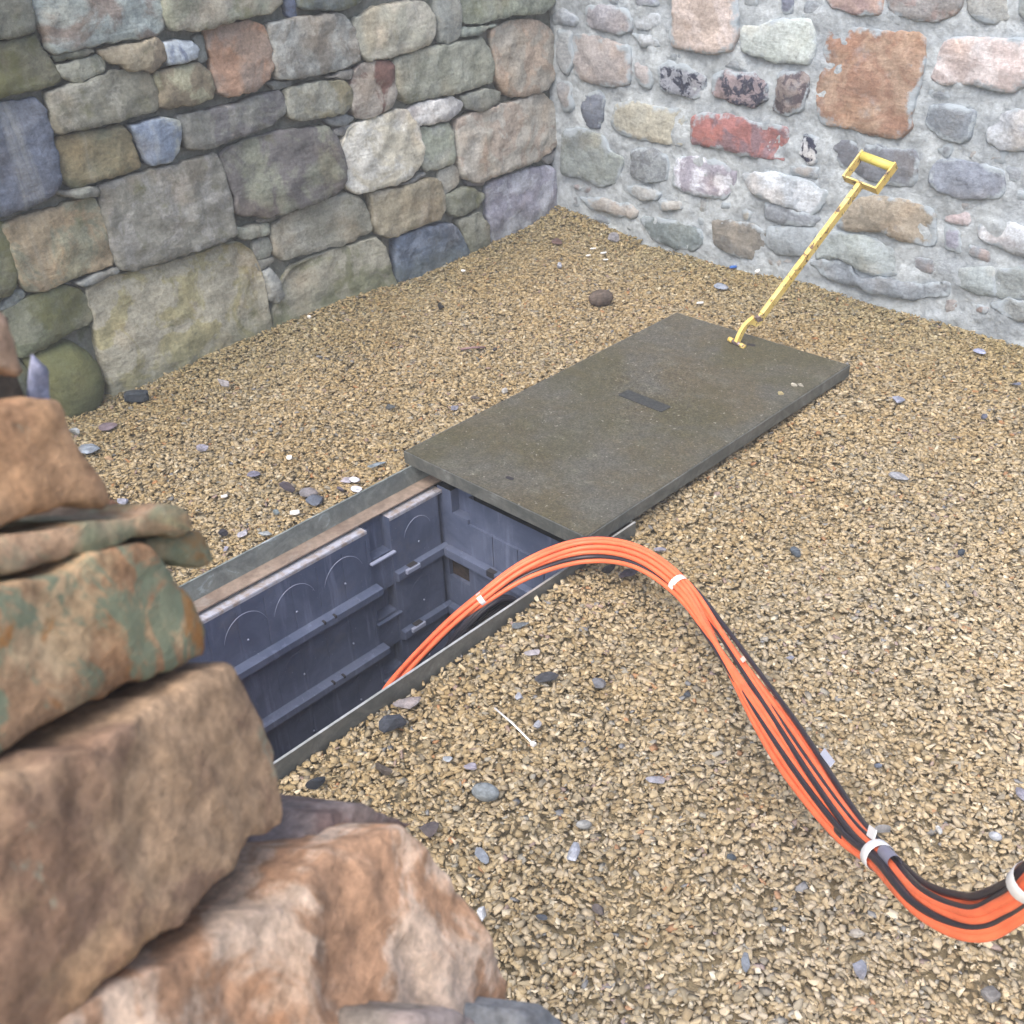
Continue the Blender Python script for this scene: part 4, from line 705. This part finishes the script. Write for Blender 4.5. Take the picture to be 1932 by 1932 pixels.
# ------------------------------------------------------------------ chamber with its steel frame
ch = empty('cable_chamber', (1.56, -2.5, 0), label='open underground cable chamber with blue-grey plastic walls and a steel frame', cat='chamber')
CO = Vector((1.56, -2.5, 0))
def chb(name, lo, hi, mat, bevel=0, parent=None, **k):
    lo = tuple(a-b for a, b in zip(lo, CO)); hi = tuple(a-b for a, b in zip(hi, CO)); return box(name, lo, hi, mat, parent or ch, bevel, **k)
T = .005; ZR = .045; ZL = -.016
chb('frame_rail', (FX0, FY0, -.06), (FX0+T, FY1, ZR-.001), M_galv)
chb('frame_rail', (FX1-T, FY0, -.06), (FX1, FY1, ZR-.001), M_galv2)
chb('frame_rail', (FX0+T, FY1-T, -.06), (FX1-T, FY1, ZR-.001), M_galv2)
chb('frame_rail', (FX0+T, FY0, -.06), (FX1-T, FY0+T, ZR-.001), M_galv2)
chb('rail_edge', (FX1-T-.0005, FY0, ZR-.001), (FX1+.0005, FY1, ZR), M_edge)
chb('rail_edge', (FX0-.0005, FY0, ZR-.001), (FX0+T+.0005, FY1, ZR), M_galv)
chb('ledge', (FX0+T, FY0+T, ZL-.004), (FX0+.052, FY1-T, ZL), M_rust)
chb('ledge', (FX1-.052, FY0+T, ZL-.004), (FX1-T, FY1-T, ZL), M_rust)
chb('ledge', (FX0+.052, FY1-.052, ZL-.004), (FX1-.052, FY1-T, ZL), M_rust)
WX0, WX1, WY0, WY1, ZB = 1.295, 1.835, -3.07, -1.985, -.92
def relief(name, ucuts, vcuts, depth, P, mat, parent):
    """panel of flat cells at different depths joined by steps; P(u, v, d) gives a point"""
    v = []; f = []; nu, nv = len(ucuts)-1, len(vcuts)-1
    def quad(a): n = len(v); v.extend([Vector(q)-CO for q in a]); f.append((n, n+1, n+2, n+3))
    for i in range(nu):
        for j in range(nv):
            u0, u1, w0, w1 = ucuts[i], ucuts[i+1], vcuts[j], vcuts[j+1]; d = depth(i, j, (u0+u1)/2, (w0+w1)/2)
            quad((P(u0, w0, d), P(u1, w0, d), P(u1, w1, d), P(u0, w1, d)))
            if i < nu-1:
                e = depth(i+1, j, (ucuts[i+1]+ucuts[i+2])/2, (w0+w1)/2)
                if e != d: quad((P(u1, w0, d), P(u1, w0, e), P(u1, w1, e), P(u1, w1, d)))
            if j < nv-1:
                e = depth(i, j+1, (u0+u1)/2, (vcuts[j+1]+vcuts[j+2])/2)
                if e != d: quad((P(u0, w1, d), P(u1, w1, d), P(u1, w1, e), P(u0, w1, e)))
    return mesh_obj(name, v, f, mat, parent)
SEAM = [-2.985, -2.81, -2.635, -2.46, -2.285]      # fine vertical seams between the arched fields
def dl(i, j, y, z):
    if -2.272 < y < -2.192 and (z > -.140 or -.355 < z < -.262 or -.565 < z < -.475 or -.78 < z < -.69): return -.042
    if -2.272 < y < -2.192: return -.006
    for s in SEAM+[q+.0875 for q in SEAM[:-1]]:
        if abs(y-s) < .003 and z < -.06: return -.0014
    if y > -2.005: return -.018
    return 0.
uc = sorted([WY0, -2.272, -2.192, -2.005, WY1]+[q for s in SEAM+[q+.0875 for q in SEAM[:-1]] for q in (s-.0025, s+.0025)])
vc = [ZB, -.78, -.69, -.565, -.475, -.355, -.262, -.140, -.06, -.03]
relief('wall_panel', uc, vc, dl, lambda u, w, d: (WX0+d, u, w), M_plastic, ch)
def de(i, j, x, z):
    if 1.305 < x < 1.392 and -.335 < z < -.245: return .06
    if 1.335 < x < 1.40 and z > -.095: return .03
    if x > 1.40 and z > -.11: return .008
    if 1.305 < x < 1.40 and -.57 < z < -.47: return .05
    for s in (1.50, 1.60, 1.70):
        if abs(x-s) < .003: return .0035
    return 0.
relief('wall_panel', [WX0-.018, 1.305, 1.335, 1.392, 1.40, 1.4975, 1.5025, 1.5975, 1.6025, 1.6975, 1.7025, WX1], [ZB, -.57, -.47, -.335, -.245, -.11, -.095, -.02], de, lambda u, w, d: (u, WY1+d, w), M_plastic, ch)
relief('wall_panel', [WY0, WY1], [ZB, -.03], lambda *a: 0, lambda u, w, d: (WX1, u, w), M_plastic, ch)
relief('wall_panel', [WX0, WX1], [ZB, -.03], lambda *a: 0, lambda u, w, d: (u, WY0, w), M_plastic, ch)
chb('floor', (WX0-.05, WY0-.05, ZB-.03), (WX1+.05, WY1+.1, ZB), M_dirt)
chb('wall_lip', (FX0+.030, WY0, -.040), (WX0+.0015, -2.275, -.031), M_lip)
chb('wall_lip', (FX0+.030, -2.19, -.040), (WX0+.0015, WY1, -.031), M_lip)
chb('dirt_plug', (1.307, WY1+.012, -.333), (1.390, WY1+.058, -.247), M_dirt)
# horizontal ribs, each with the small notches and clips
for k, z in enumerate((-.218, -.436, -.654)):
    o = MB(); p = WX0+.0005
    pr = [(p, z), (p+.030, z-.004), (p+.030, z-.026), (p, z-.036)]
    for y0, y1 in ((WY0, -2.262),):
        vv = [(x-CO.x, y-CO.y, zz) for y in (y0, y1) for x, zz in pr]; o.add(vv, [(0, 1, 2, 3), (7, 6, 5, 4), (0, 4, 5, 1), (1, 5, 6, 2), (2, 6, 7, 3), (3, 7, 4, 0)])
    o.build('rib', M_plastic, ch, .002)
    o = MB(); pr = [(p, z+.004), (p+.018, z), (p+.018, z-.026), (p, z-.034)]
    vv = [(x-CO.x, y-CO.y, zz) for y in (-2.192, WY1-.001) for x, zz in pr]; o.add(vv, [(0, 1, 2, 3), (7, 6, 5, 4), (0, 4, 5, 1), (1, 5, 6, 2), (2, 6, 7, 3), (3, 7, 4, 0)])
    rb = o.build('rib', M_plastic, ch, .002)
    chb('clip_slot', (p+.004, -2.150, z+.0045), (p+.022, -2.120, z+.006), M_dark); chb('clip', (p+.016, -2.165, z-.012), (p+.026, -2.112, z+.002), M_scuff, .002)
    for y in (-2.475, -2.437): chb('notch', (p+.018, y-.0035, z-.010), (p+.0308, y+.0035, z-.0005), M_dark, .001)
    e0 = WY1-.0005
    o = MB().box((WX0-CO.x+.02, e0-.026-CO.y, z-.028), (WX1-.002-CO.x, e0-CO.y, z+.002)); o.build('rib', M_plastic, ch, .004)
    chb('clip_slot', (1.495, e0-.027, z-.016), (1.525, e0-.010, z+.0035), M_dark)
    for zz in (z+.078,): chb('shelf', (p, -2.278, zz-.006), (p+.012, -2.186, zz), M_scuff if k == 0 else M_plastic, .0015)
# arched scuffed ridges moulded on the wall
for zt in (-.075, -.29, -.505):
    for yc in (-2.70, -2.54, -2.37, -2.09) if zt > -.1 else (-2.37, -2.09, -2.55):
        R0 = .072 if yc < -2.2 else .055
        P = [(WX0-.0004-CO.x+.0004, yc+R0*cos(a)-CO.y, zt-R0*1.15+R0*1.15*sin(a)) for a in np.linspace(pi*(.92), pi*(.12), 22)]
        tube('arch_ridge', P, [.0002+.0009*sin(pi*i/21.) for i in range(22)], M_scuff if zt > -.1 else M_plastic, ch, 6)
        tube('moulding_pip', [(WX0-CO.x-.001, yc-CO.y, zt-.085), (WX0-CO.x+.003, yc-CO.y, zt-.085)], .003, M_scuff, ch, 6)

# ------------------------------------------------------------------ the cover, slid off along the frame
CX0, CX1, CY0, CY1, CZ = 1.199, 1.889, -2.028, -.708, .085
cv = empty('chamber_cover', (CX0, CY0, .03), label='large dark moss-stained access cover slid off the open chamber', cat='cover')
o = MB().box((0, 0, .022), (CX1-CX0, CY1-CY0, CZ-.03)).build('cover_panel', M_cover, cv, .004)
e = .004; W_, L_ = CX1-CX0, CY1-CY0
for lo, hi in (((-e, -e, .014), (W_+e, 0, .053)), ((-e, L_, .014), (W_+e, L_+e, .053)), ((-e, 0, .014), (0, L_, .053)), ((W_, 0, .014), (W_+e, L_, .053))): box('edge_angle', lo, hi, M_angle, cv, .001)
mb = MB(); t = radians(-2)
def slot(name, cx, cy, w, h, mat, z=.0552, r_=.006, th=.0016, rot=0.):
    P = []
    for sx, sy, a0 in ((1, 1, 0), (-1, 1, 90), (-1, -1, 180), (1, -1, 270)):
        for a in (0, 30, 60, 90): P.append((sx*(w/2-r_)+r_*cos(radians(a0+a)), sy*(h/2-r_)+r_*sin(radians(a0+a))))
    P = [(x*cos(rot)-y*sin(rot)+cx, x*sin(rot)+y*cos(rot)+cy) for x, y in P]; n = len(P)
    vv = [(x, y, z) for x, y in P]+[(x, y, z+th) for x, y in P]
    return mesh_obj(name, vv, [tuple(range(n))[::-1], tuple(range(n, 2*n))]+[(i, (i+1) % n, n+(i+1) % n, n+i) for i in range(n)], mat, cv)
slot('badge', 1.538-CX0, -1.335-CY0, .176, .050, M_badge, rot=t)
slot('keyhole', 1.540-CX0, -1.945-CY0, .026, .013, M_dark, r_=.006, z=.0546, th=.001, rot=.1)
slot('keyhole', 1.560-CX0, -.775-CY0, .03, .016, M_dark, r_=.006, z=.0546, th=.001, rot=.3)

# ------------------------------------------------------------------ lifting key hooked in the cover
lk = empty('lifting_key', (1.527, -.80, .086), label='yellow D-handled steel lifting key with chipped paint, hooked into the cover', cat='lifting key')
KO = Vector((1.527, -.80, .086))
BASE = Vector((1.549, -.700, .166)); TOP = Vector((1.640, -.30, .532)); s_ = (TOP-BASE).normalized(); b_ = Vector((1, 0, 0)); b_ = (b_-s_*b_.dot(s_)).normalized(); w_ = s_.cross(b_)
def bar(P0, P1, wa, wb, a, b, mb=None):
    mb = mb or MB(); vv = []
    for p in (P0, P1):
        for i, j in ((-1, -1), (1, -1), (1, 1), (-1, 1)): vv.append(p+a*(i*wa/2)+b*(j*wb/2)-KO)
    return mb.add(vv, [(3, 2, 1, 0), (4, 5, 6, 7), (0, 1, 5, 4), (1, 2, 6, 5), (2, 3, 7, 6), (3, 0, 4, 7)])
bar(BASE, TOP, .016, .030, b_, w_).build('shaft', M_yellow, lk, .0015)
HW, HH, FT = .140, .108, .006
hb = bar(TOP-b_*HW/2, TOP+b_*HW/2, FT, .036, s_, w_)
bar(TOP-b_*(HW/2-FT/2)+s_*FT/2, TOP-b_*(HW/2-FT/2)+s_*HH, FT, .036, b_, w_, hb); bar(TOP+b_*(HW/2-FT/2)+s_*FT/2, TOP+b_*(HW/2-FT/2)+s_*HH, FT, .036, b_, w_, hb)
hb.build('handle_frame', M_yellow, lk, .001)
gp = TOP+s_*(HH-.012)-KO
tube('grip', [gp-b_*(HW/2-FT), gp+b_*(HW/2-FT)], .0155, M_grip, lk, 14)
# curved foot: S-shaped flat bar down to a cross piece resting on the cover
foot = [BASE, BASE-s_*.03, Vector((1.537, -.745, .158)), Vector((1.529, -.778, .142)), Vector((1.525, -.797, .115)), Vector((1.523, -.806, .096))]
fp = catmull(foot, 14); vv = []; ff = []
for i, p in enumerate(fp):
    p = Vector(p); t_ = (Vector(fp[min(i+1, 13)])-Vector(fp[max(i-1, 0)])).normalized(); nn = t_.cross(b_).normalized(); wd = .030 if i < 6 else .022
    for a, c in ((-1, -1), (1, -1), (1, 1), (-1, 1)): vv.append(p+b_*(a*.0065)+nn*(c*wd/2)-KO)
for i in range(13): ff += [(i*4+k, i*4+(k+1) % 4, i*4+4+(k+1) % 4, i*4+4+k) for k in range(4)]
ff += [(0, 1, 2, 3), (55, 54, 53, 52)]
MB().add(vv, ff).build('hook', M_yellow, lk, .001)
bar(BASE-s_*.012-w_*.000, BASE-s_*.032-w_*.022, .015, .03, b_, w_).build('gusset', M_bare, lk, .002)
fb = Vector((1.523, -.808, .093)); tube('cross_bar', [fb-b_*.034-KO, fb+b_*.034-KO], .0075, M_bare, lk, 10)
tube('bar_end', [fb-b_*.035-KO, fb-b_*.018-KO], .0085, M_yellow, lk, 10); tube('bar_end', [fb+b_*.016-KO, fb+b_*.036-KO], .0085, M_yellow, lk, 10)

# ------------------------------------------------------------------ cables
STALKS=[((0.694, -1.314, 0.012), (0.743, -1.239, 0.012), 0.004, 'twig', 'twig', 'short mauve twig lying between the cover and the left wall'), ((1.058, -2.027, 0.012), (1.038, -1.941, 0.012), 0.0012, 'straw', 'straw', 'pale dry straw beside the left corner of the cover'), ((0.718, -0.285, 0.012), (0.691, -0.067, 0.012), 0.0012, 'straw', 'straw', 'thin straw near the foot of the bright wall behind the brown stone'), ((1.013, -1.992, 0.012), (1.111, -1.923, 0.012), 0.001, 'straw', 'straw', 'faint straw lying flat left of the cover corner'), ((1.978, -2.984, 0.012), (2.007, -2.95, 0.012), 0.0012, 'straw', 'straw', 'thin grey stalk on top of the black slate lump'), ((2.639, -2.217, 0.012), (2.673, -2.211, 0.012), 0.0012, 'straw', 'straw', 'thin brown stalk on gravel beside the grey cable label')]
CABLE_AXIS=[(1.52, -2.8, -0.75), (1.6, -2.62, -0.42), (1.66, -2.522, -0.229), (1.74, -2.419, -0.079), (1.81, -2.328, 0.019), (1.87, -2.22, 0.078), (1.941, -2.092, 0.092), (2.079, -2.066, 0.125), (2.233, -2.094, 0.125), (2.397, -2.19, 0.125), (2.604, -2.345, 0.16), (2.811, -2.526, 0.24), (2.952, -2.65, 0.31), (3.039, -2.722, 0.37), (3.132, -2.814, 0.45), (3.208, -2.867, 0.53), (3.246, -2.887, 0.6), (3.272, -2.909, 0.68), (3.294, -2.927, 0.78), (3.312, -2.94, 0.9), (3.52, -2.98, 1.0), (3.8, -2.75, 0.8), (3.95, -2.5, 0.35), (3.95, -2.25, 0.05), (3.85, -2.05, 0.03)]
COIL_AXIS=[(1.8, -2.133, -0.188), (1.78, -2.182, -0.092), (1.77, -2.235, -0.056), (1.76, -2.272, -0.06), (1.75, -2.31, -0.079), (1.73, -2.351, -0.122), (1.71, -2.382, -0.173), (1.68, -2.438, -0.28)]
TIE_A=(2.104, -2.591, 0.0); TIE_B=(2.242, -2.617, 0.0)
NEAR_CORE=[(0.542, -0.048), (0.597, -0.086), (0.578, -0.12), (0.571, -0.15), (0.562, -0.198), (0.578, -0.235), (0.569, -0.243), (0.601, -0.278), (0.584, -0.307), (0.555, -0.358), (0.579, -0.42), (0.551, -0.498), (0.563, -0.596), (0.58, -0.668), (0.57, -0.748), (0.442, -0.904), (0.2, -0.49)]
# name, material, radius, (station, lateral (+ = right or upper side), depth towards the viewer)
CABLES = [
 ('a', M_orange, .0061, [(0,0.01,0),(2,0.012,0.006),(4,0.008,0.006),(6,0.026,0.004),(8,0.013,0.008),(10.5,-0.0344,0.00344),(13,-0.01277,0.00383),(15,-0.02171,0.001277),(17,-0.01404,0.002554),(19,-0.01277,0)]),
 ('b', M_orange, .0061, [(0,0,0),(2,-0.006,0.008),(4,-0.004,0.008),(6,0.013,0.012),(8,0.002,0.014),(10.5,-0.02322,0.0086),(13,-0.006384,0.008938),(15,-0.02937,0),(17,-0.01915,0),(19,-0.01915,0)]),
 ('c', M_orange, .0061, [(0,-0.01,0),(2,0.004,-0.006),(4,0.002,-0.006),(6,0,0.012),(8,-0.01,0.012),(10.5,-0.01032,0.01204),(13,0.006,0.006),(15,-0.007661,0.007661),(17,-0.006384,0.007661),(19,-0.006384,0)]),
 ('d', M_black, .0052, [(0,0,-0.01),(2,-0.002,-0.012),(4,-0.01,-0.006),(6,-0.012,0.012),(8,-0.018,0.002),(10.5,-0.01548,0.01376),(13,-0.008,0.017),(15,-0.01596,0.00383),(17,-0.01149,0.005107),(19,-0.01277,0)]),
 ('e', M_orange, .0061, [(0,0.014,-0.01),(2,0.016,-0.004),(4,-0.014,0.002),(6,-0.024,0.008),(8,-0.022,0.006),(10.5,0.00172,0.01204),(13,0.00383,0.006384),(15,0,0.01021),(17,0.001277,0.01021),(19,0,0)]),
 ('f', M_orange, .0061, [(0,0.02,-0.02),(2,0.01,-0.016),(4,0.012,-0.01),(6,0.034,-0.008),(8,0.018,0),(10.5,0.01204,0.0086),(13,0.004,0.012),(15,-0.002554,0.002554),(17,0.005107,0.005107),(19,0.006384,0)]),
 ('g', M_black, .0052, [(0,-0.02,-0.02),(2,-0.012,-0.02),(4,-0.006,-0.018),(6,0.04,-0.012),(8,0.01,-0.014),(10.5,0.01548,0.01032),(13,0.012,0.008),(15,0.004,0.011),(17,0.008938,0.002554),(19,0.01277,0)]),
 ('h', M_orange, .0061, [(0,0,-0.03),(2,0,-0.03),(4,0.004,-0.02),(6,0.02,-0.01),(8,0.006,-0.006),(10.5,0.0258,0.00688),(13,0.01021,0.006384),(15,0.006384,0.001277),(17,0.007661,-0.00383),(19,0.006384,0)]),
 ('i', M_black, .0052, [(0,0.01,-0.03),(2,0.008,-0.03),(4,0.01,-0.024),(6,-0.018,-0.006),(8,0.021,-0.006),(10.5,0.04128,0.0086),(13,0.01532,0.001277),(15,0.02043,0.005107),(17,0.01277,0.001277),(19,0.01277,0)]),
 ('j', M_orange, .0061, [(0,-0.01,-0.02),(2,-0.004,-0.024),(4,-0.002,-0.014),(6,0.008,-0.006),(8,-0.006,-0.01),(10.5,0.0344,-0.00172),(13,0.01277,-0.005107),(15,0.01468,-0.002554),(17,0.01021,-0.006384),(19,0.01277,0)]),
 ('k', M_black, .0052, [(0,0.01,-0.02),(2,0.002,-0.018),(4,0.006,-0.016),(6,-0.006,-0.01),(8,0.012,-0.012),(10.5,0.00516,0.01548),(13,-0.004,0.0165),(15,-0.013,-0.005),(17,0.00383,0.00304),(19,0,-0.006384)]),
 ('l', M_orange, .0061, [(0,-0.02,-0.01),(2,0,-0.02),(4,-0.008,-0.014),(6,-0.01,-0.004),(8,-0.004,0),(10.5,-0.0172,0.00172),(13,-0.00383,0),(15,-0.01149,0),(17,-0.001277,-0.001277),(19,0,0)]),
]
TIES = [(4.05,.0175,.019,.014,M_tape,'tape_tie',(0,-.004)), (8.0,.0245,.020,.018,M_tape,'tape_tie',(0,0)), (13.0,.0235,.020,.026,M_tape,'tape_tie',(0,.004)), (17.0,.0215,.0205,.024,M_tape,'tape_tie',(0,0)),
        (13.35,.0105,.0105,.046,M_sleeve,'sleeve',(.008,.016)), (12.15,.0078,.0078,.026,M_black,'marker_band',(-.012,.010))]
STRIPS = [(11.1,.046,.014,.050,.013,M_tag,'label_tag',.5), (9.6,.020,.018,.014,.009,M_pink,'label_tag',.3), (12.75,.018,.022,.026,.016,M_tape,'tape_end',.6)]

AX = catmull(CABLE_AXIS, 225); NA = len(AX)
T_ = [Vector(AX[min(i+1, NA-1)]-AX[max(i-1, 0)]).normalized() for i in range(NA)]
Dp = [(Vector((3.46, -3.7, 1.7))-Vector(a)) for a in AX]; Dp = [(d-t*d.dot(t)).normalized() for d, t in zip(Dp, T_)]     # roughly upwards, square to the run
Lt = [d.cross(t) for d, t in zip(Dp, T_)]
BO = Vector((2.4, -2.1, .0)); cb = empty('cable_bundle', BO, label='bundle of orange and black cables arching out of the chamber across the gravel', cat='cables')
NS = len(CABLE_AXIS)
def offs(keys):
    """keys: (station, lateral, depth) -> smooth offsets along the axis"""
    k = np.array(keys, float); st = np.linspace(0, NS-1, NA); o = []
    for c in (1, 2):
        w = np.interp(st, k[:, 0], k[:, c]); kern = np.hanning(17); kern /= kern.sum(); o.append(np.convolve(np.pad(w, 8, 'edge'), kern, 'valid'))
    return o
for name_, mat, r0, keys in CABLES:
    l, d = offs(keys); P = [Vector(AX[i])+Lt[i]*l[i]+Dp[i]*d[i]-BO for i in range(NA)]
    tube('cable', P, r0, mat, cb, 10)
def at(st): x = st*(NA-1)/(NS-1); i = int(x); return i
def tie(st, rl, rd, w, mat, name, off=(0, 0)):
    i = at(st); n = 18; vv = []
    for s, q in ((-1, .97), (-.9, 1), (0, 1.005), (.9, 1), (1, .97)):
        for k in range(n):
            a = 2*pi*k/n; vv.append(Vector(AX[i])+T_[i]*(s*w/2)+Lt[i]*(off[0]+rl*q*cos(a))+Dp[i]*(off[1]+rd*q*sin(a))-BO)
    ff = [(r*n+k, r*n+(k+1) % n, (r+1)*n+(k+1) % n, (r+1)*n+k) for r in range(4) for k in range(n)]+([tuple(range(n))[::-1], tuple(range(4*n, 5*n))] if name == 'marker_band' else [])
    o = mesh_obj(name, vv, ff, mat, cb, True)
    for pg in o.data.polygons:
        if len(pg.vertices) > 4: pg.use_smooth = False
    return o
for a in TIES: tie(*a)
def strip(st, l, d, w, h, mat, name, tw=0.):
    i = at(st); p = Vector(AX[i])+Lt[i]*l+Dp[i]*d-BO; a, b2 = T_[i]*w/2, (Lt[i]*cos(tw)+Dp[i]*sin(tw))*h/2; c = a.cross(b2).normalized()*.001
    MB().add([p-a-b2-c, p+a-b2-c, p+a+b2-c, p-a+b2-c, p-a-b2+c, p+a-b2+c, p+a+b2+c, p-a+b2+c], box_data((0, 0, 0), (1, 1, 1))[1]).build(name, mat, cb)
for a in STRIPS: strip(*a)
# spare black cables coiled inside the chamber
co_ = empty('cable_coil', (1.76, -2.4, -.9), label='coil of black cables hanging inside the chamber behind the orange ones', cat='cables'); CC = Vector((1.76, -2.4, -.9))
for k in range(6):
    dx, dz = .012*(k % 3)-.012, -.016*(k//3)-.004*k
    P = catmull([(x-dx, y+.006*k, z+dz) for x, y, z in COIL_AXIS], 60); tube('cable', [Vector(p)-CC for p in P], .0070, M_black, co_, 8)

# ------------------------------------------------------------------ loose wall in the foreground
nw = empty('loose_stone_wall', (2.6, -3.9, 0), label='blurred dry-stone wall of rusty brown lichened slabs in the left foreground', cat='wall'); NO = Vector((2.6, -3.9, 0))
NEAR_CREASE = {}
for i, (poly, c1, c2, lich, hoff) in enumerate(NEAR_STONES):
    b0 = bbox(poly); size = max(b0[1]-b0[0], b0[3]-b0[2]); r = random.Random(300+i)
    o = stone(poly, Vector(NEAR_O)-NO, NEAR_U, NEAR_V, NEAR_N, M_near, nw, proud=hoff, back=(.08 if i == 4 else .20) if size > .12 else .08, er=min(.009, size*.08), bulge=.002,
              amp=.007 if size > .2 else .004, step=.006, jit=.005, seed=400+i*2.3, freq=26, facet=1. if size > .2 else .4, rstep=.009, inset=.002, tight=.10,
              crease=NEAR_CREASE.get(i), bdir=(-.89, -.41, -.14))
    set_stone(o, c1, c2, lich, r.uniform(8, 14), .05, k=1.02, b=1.42)
cp = NEAR_CORE; n = len(cp); mbk = MB(); Wn = Vector(NEAR_N)
front = [Vector(NEAR_O)-NO+Vector(NEAR_U)*u+Vector(NEAR_V)*v_-Wn*.14 for u, v_ in cp]; backp = [p-Wn*.2 for p in front]
mbk.add(front+backp, [tuple(range(n)), tuple(range(n, 2*n))[::-1]]+[(i, n+i, n+(i+1) % n, (i+1) % n) for i in range(n)]).build('wall_core', M_core, nw)

# ------------------------------------------------------------------ loose stones and litter on the gravel
def lump(name, x, y, w, h, c, shape, cat, label, seed):
    r = random.Random(seed); bm = bmesh.new(); bmesh.ops.create_icosphere(bm, subdivisions=3 if shape == 'round' else 2, radius=1)
    pitch = math.atan2(1.7, math.hypot(CAM.x-x, CAM.y-y)); a = Vector((R_.x, R_.y, 0)).normalized(); away = Vector((0, 0, 1)).cross(a)
    hgt = {'rock': .8, 'flat': .28, 'round': .62, 'block': .5, 'rod': .5}[shape]*min(w, h/max(.4, sin(pitch)))
    dep = max((h-hgt*cos(pitch)*.8)/sin(pitch), w*.22 if shape != 'rod' else .006)
    if shape == 'rod': hgt = max(.006, h*.6); dep = max(.006, h*.8)
    planes = []
    if shape in ('rock', 'flat', 'block'):
        for _ in range({'rock': 12, 'flat': 10, 'block': 0}[shape]):
            d = Vector((r.gauss(0, 1), r.gauss(0, 1), r.gauss(0, 1))).normalized(); planes.append((d, r.uniform(.42, .78)))
    if shape in ('block', 'rod'): planes = [(Vector(q).normalized(), .72) for q in ((1, .1, 0), (-1, 0, .1), (0, 1, .1), (0, -1, 0), (0, .1, 1))]
    for q in bm.verts:
        p = q.co.copy()
        for d, k in planes:
            e = p.dot(d)-k
            if e > 0: p -= d*e
        p *= 1+.05*noise.noise(q.co*2+Vector((seed, 0, 0)))
        q.co = a*(p.x*w*.5/(.95 if shape == 'round' else .78))+away*(p.y*dep*.5/(.95 if shape == 'round' else .78))+Vector((0, 0, p.z*hgt*.5/.86))
    ang_ = r.uniform(-.5, .5) if shape != 'rod' else r.uniform(.1, .5)
    bmesh.ops.rotate(bm, verts=bm.verts, cent=(0, 0, 0), matrix=Matrix.Rotation(ang_, 3, 'Z'))
    me = bpy.data.meshes.new(name); bm.to_mesh(me); bm.free()
    pl = name.startswith('plastic'); me.materials.append((M_blue if c[2] > c[0]*1.8 else M_white) if pl else M_pebble)
    if shape in ('round',): me.polygons.foreach_set('use_smooth', [True]*len(me.polygons))
    o = bpy.data.objects.new(name, me); col.objects.link(o); o.location = (x, y, float(level(np.float64(x), np.float64(y)))+.008+hgt*(.34 if shape != 'flat' else .5))
    set_stone(o, c, tuple(int(q*.85) for q in c), 0, 60, .1); tag(o, label, cat); return o
for i, (x, y, w, h, c, shape, name_, cat, label) in enumerate(STRAYS): lump(name_, x, y, w, h, c, shape, cat, label, i+1)
for i, (x, y, s, c, lab) in enumerate(((1.836, -.955, .017, (196, 186, 160), 'cream pebble on the cover, left of a pair by its far corner'), (1.852, -.940, .016, (190, 180, 156), 'cream pebble on the cover, right of a pair by its far corner'), (1.836, -1.03, .017, (190, 168, 100), 'single yellowish pebble on the cover below the pair'))):
    o = lump('pebble', x, y, s*1.25, s*.8, c, 'rock', 'stone', lab, 700+i); o.location.z = CZ+.003
# the dropped cable tie
ct = empty('cable_tie', TIE_A, label='long thin white cable tie lying on the gravel below the frame', cat='cable tie')
Pt = [Vector(p)-Vector(TIE_A)+Vector((0, 0, .012)) for p in (TIE_A, TIE_B)]; d_ = (Pt[1]-Pt[0]); mid = (Pt[0]+Pt[1])/2+Vector((0, 0, .004))
tube('strap', [Pt[0], mid, Pt[1]], .0022, M_white, ct, 6); hd = Pt[1]
box('head', tuple(hd-Vector((.005, .005, .003))), tuple(hd+Vector((.005, .005, .004))), M_white, ct, .001)

m, nt, b = new_mat('dry_straw'); b.inputs['Base Color'].default_value = lin((176, 160, 122)); M_straw = m
m, nt, b = new_mat('mauve_twig'); b.inputs['Base Color'].default_value = lin((128, 104, 108)); M_twig = m
for P0, P1, r_, mt_, nm, lab in STALKS:
    A_, B_ = Vector(P0), Vector(P1); mid = (A_+B_)/2+Vector((.004, -.006, .006))
    A_.z = float(level(np.float64(A_.x), np.float64(A_.y)))+.010; B_.z = float(level(np.float64(B_.x), np.float64(B_.y)))+.010; mid.z = (A_.z+B_.z)/2+.006
    tag(tube(nm, [Vector((0, 0, 0)), mid-A_, B_-A_], r_, mt_ == 'twig' and M_twig or M_straw, n=6, loc=A_), lab, 'twig' if mt_ == 'twig' else 'straw')

# ------------------------------------------------------------------ added haze volume that lifts the blacks and softens contrast
v_, f_ = box_data((-3, -8, -1.95), (8, 3, 2.4)); hm = bpy.data.materials.new('haze_volume'); hm.use_nodes = True; hn = hm.node_tree; hn.nodes.remove(hn.nodes['Principled BSDF'])
pv = hn.nodes.new('ShaderNodeVolumePrincipled'); pv.inputs['Color'].default_value = (.93, .96, 1, 1); pv.inputs['Density'].default_value = .014
hn.links.new(pv.outputs[0], hn.nodes['Material Output'].inputs['Volume'])
tag(mesh_obj('haze', v_, f_, hm), kind='stuff')
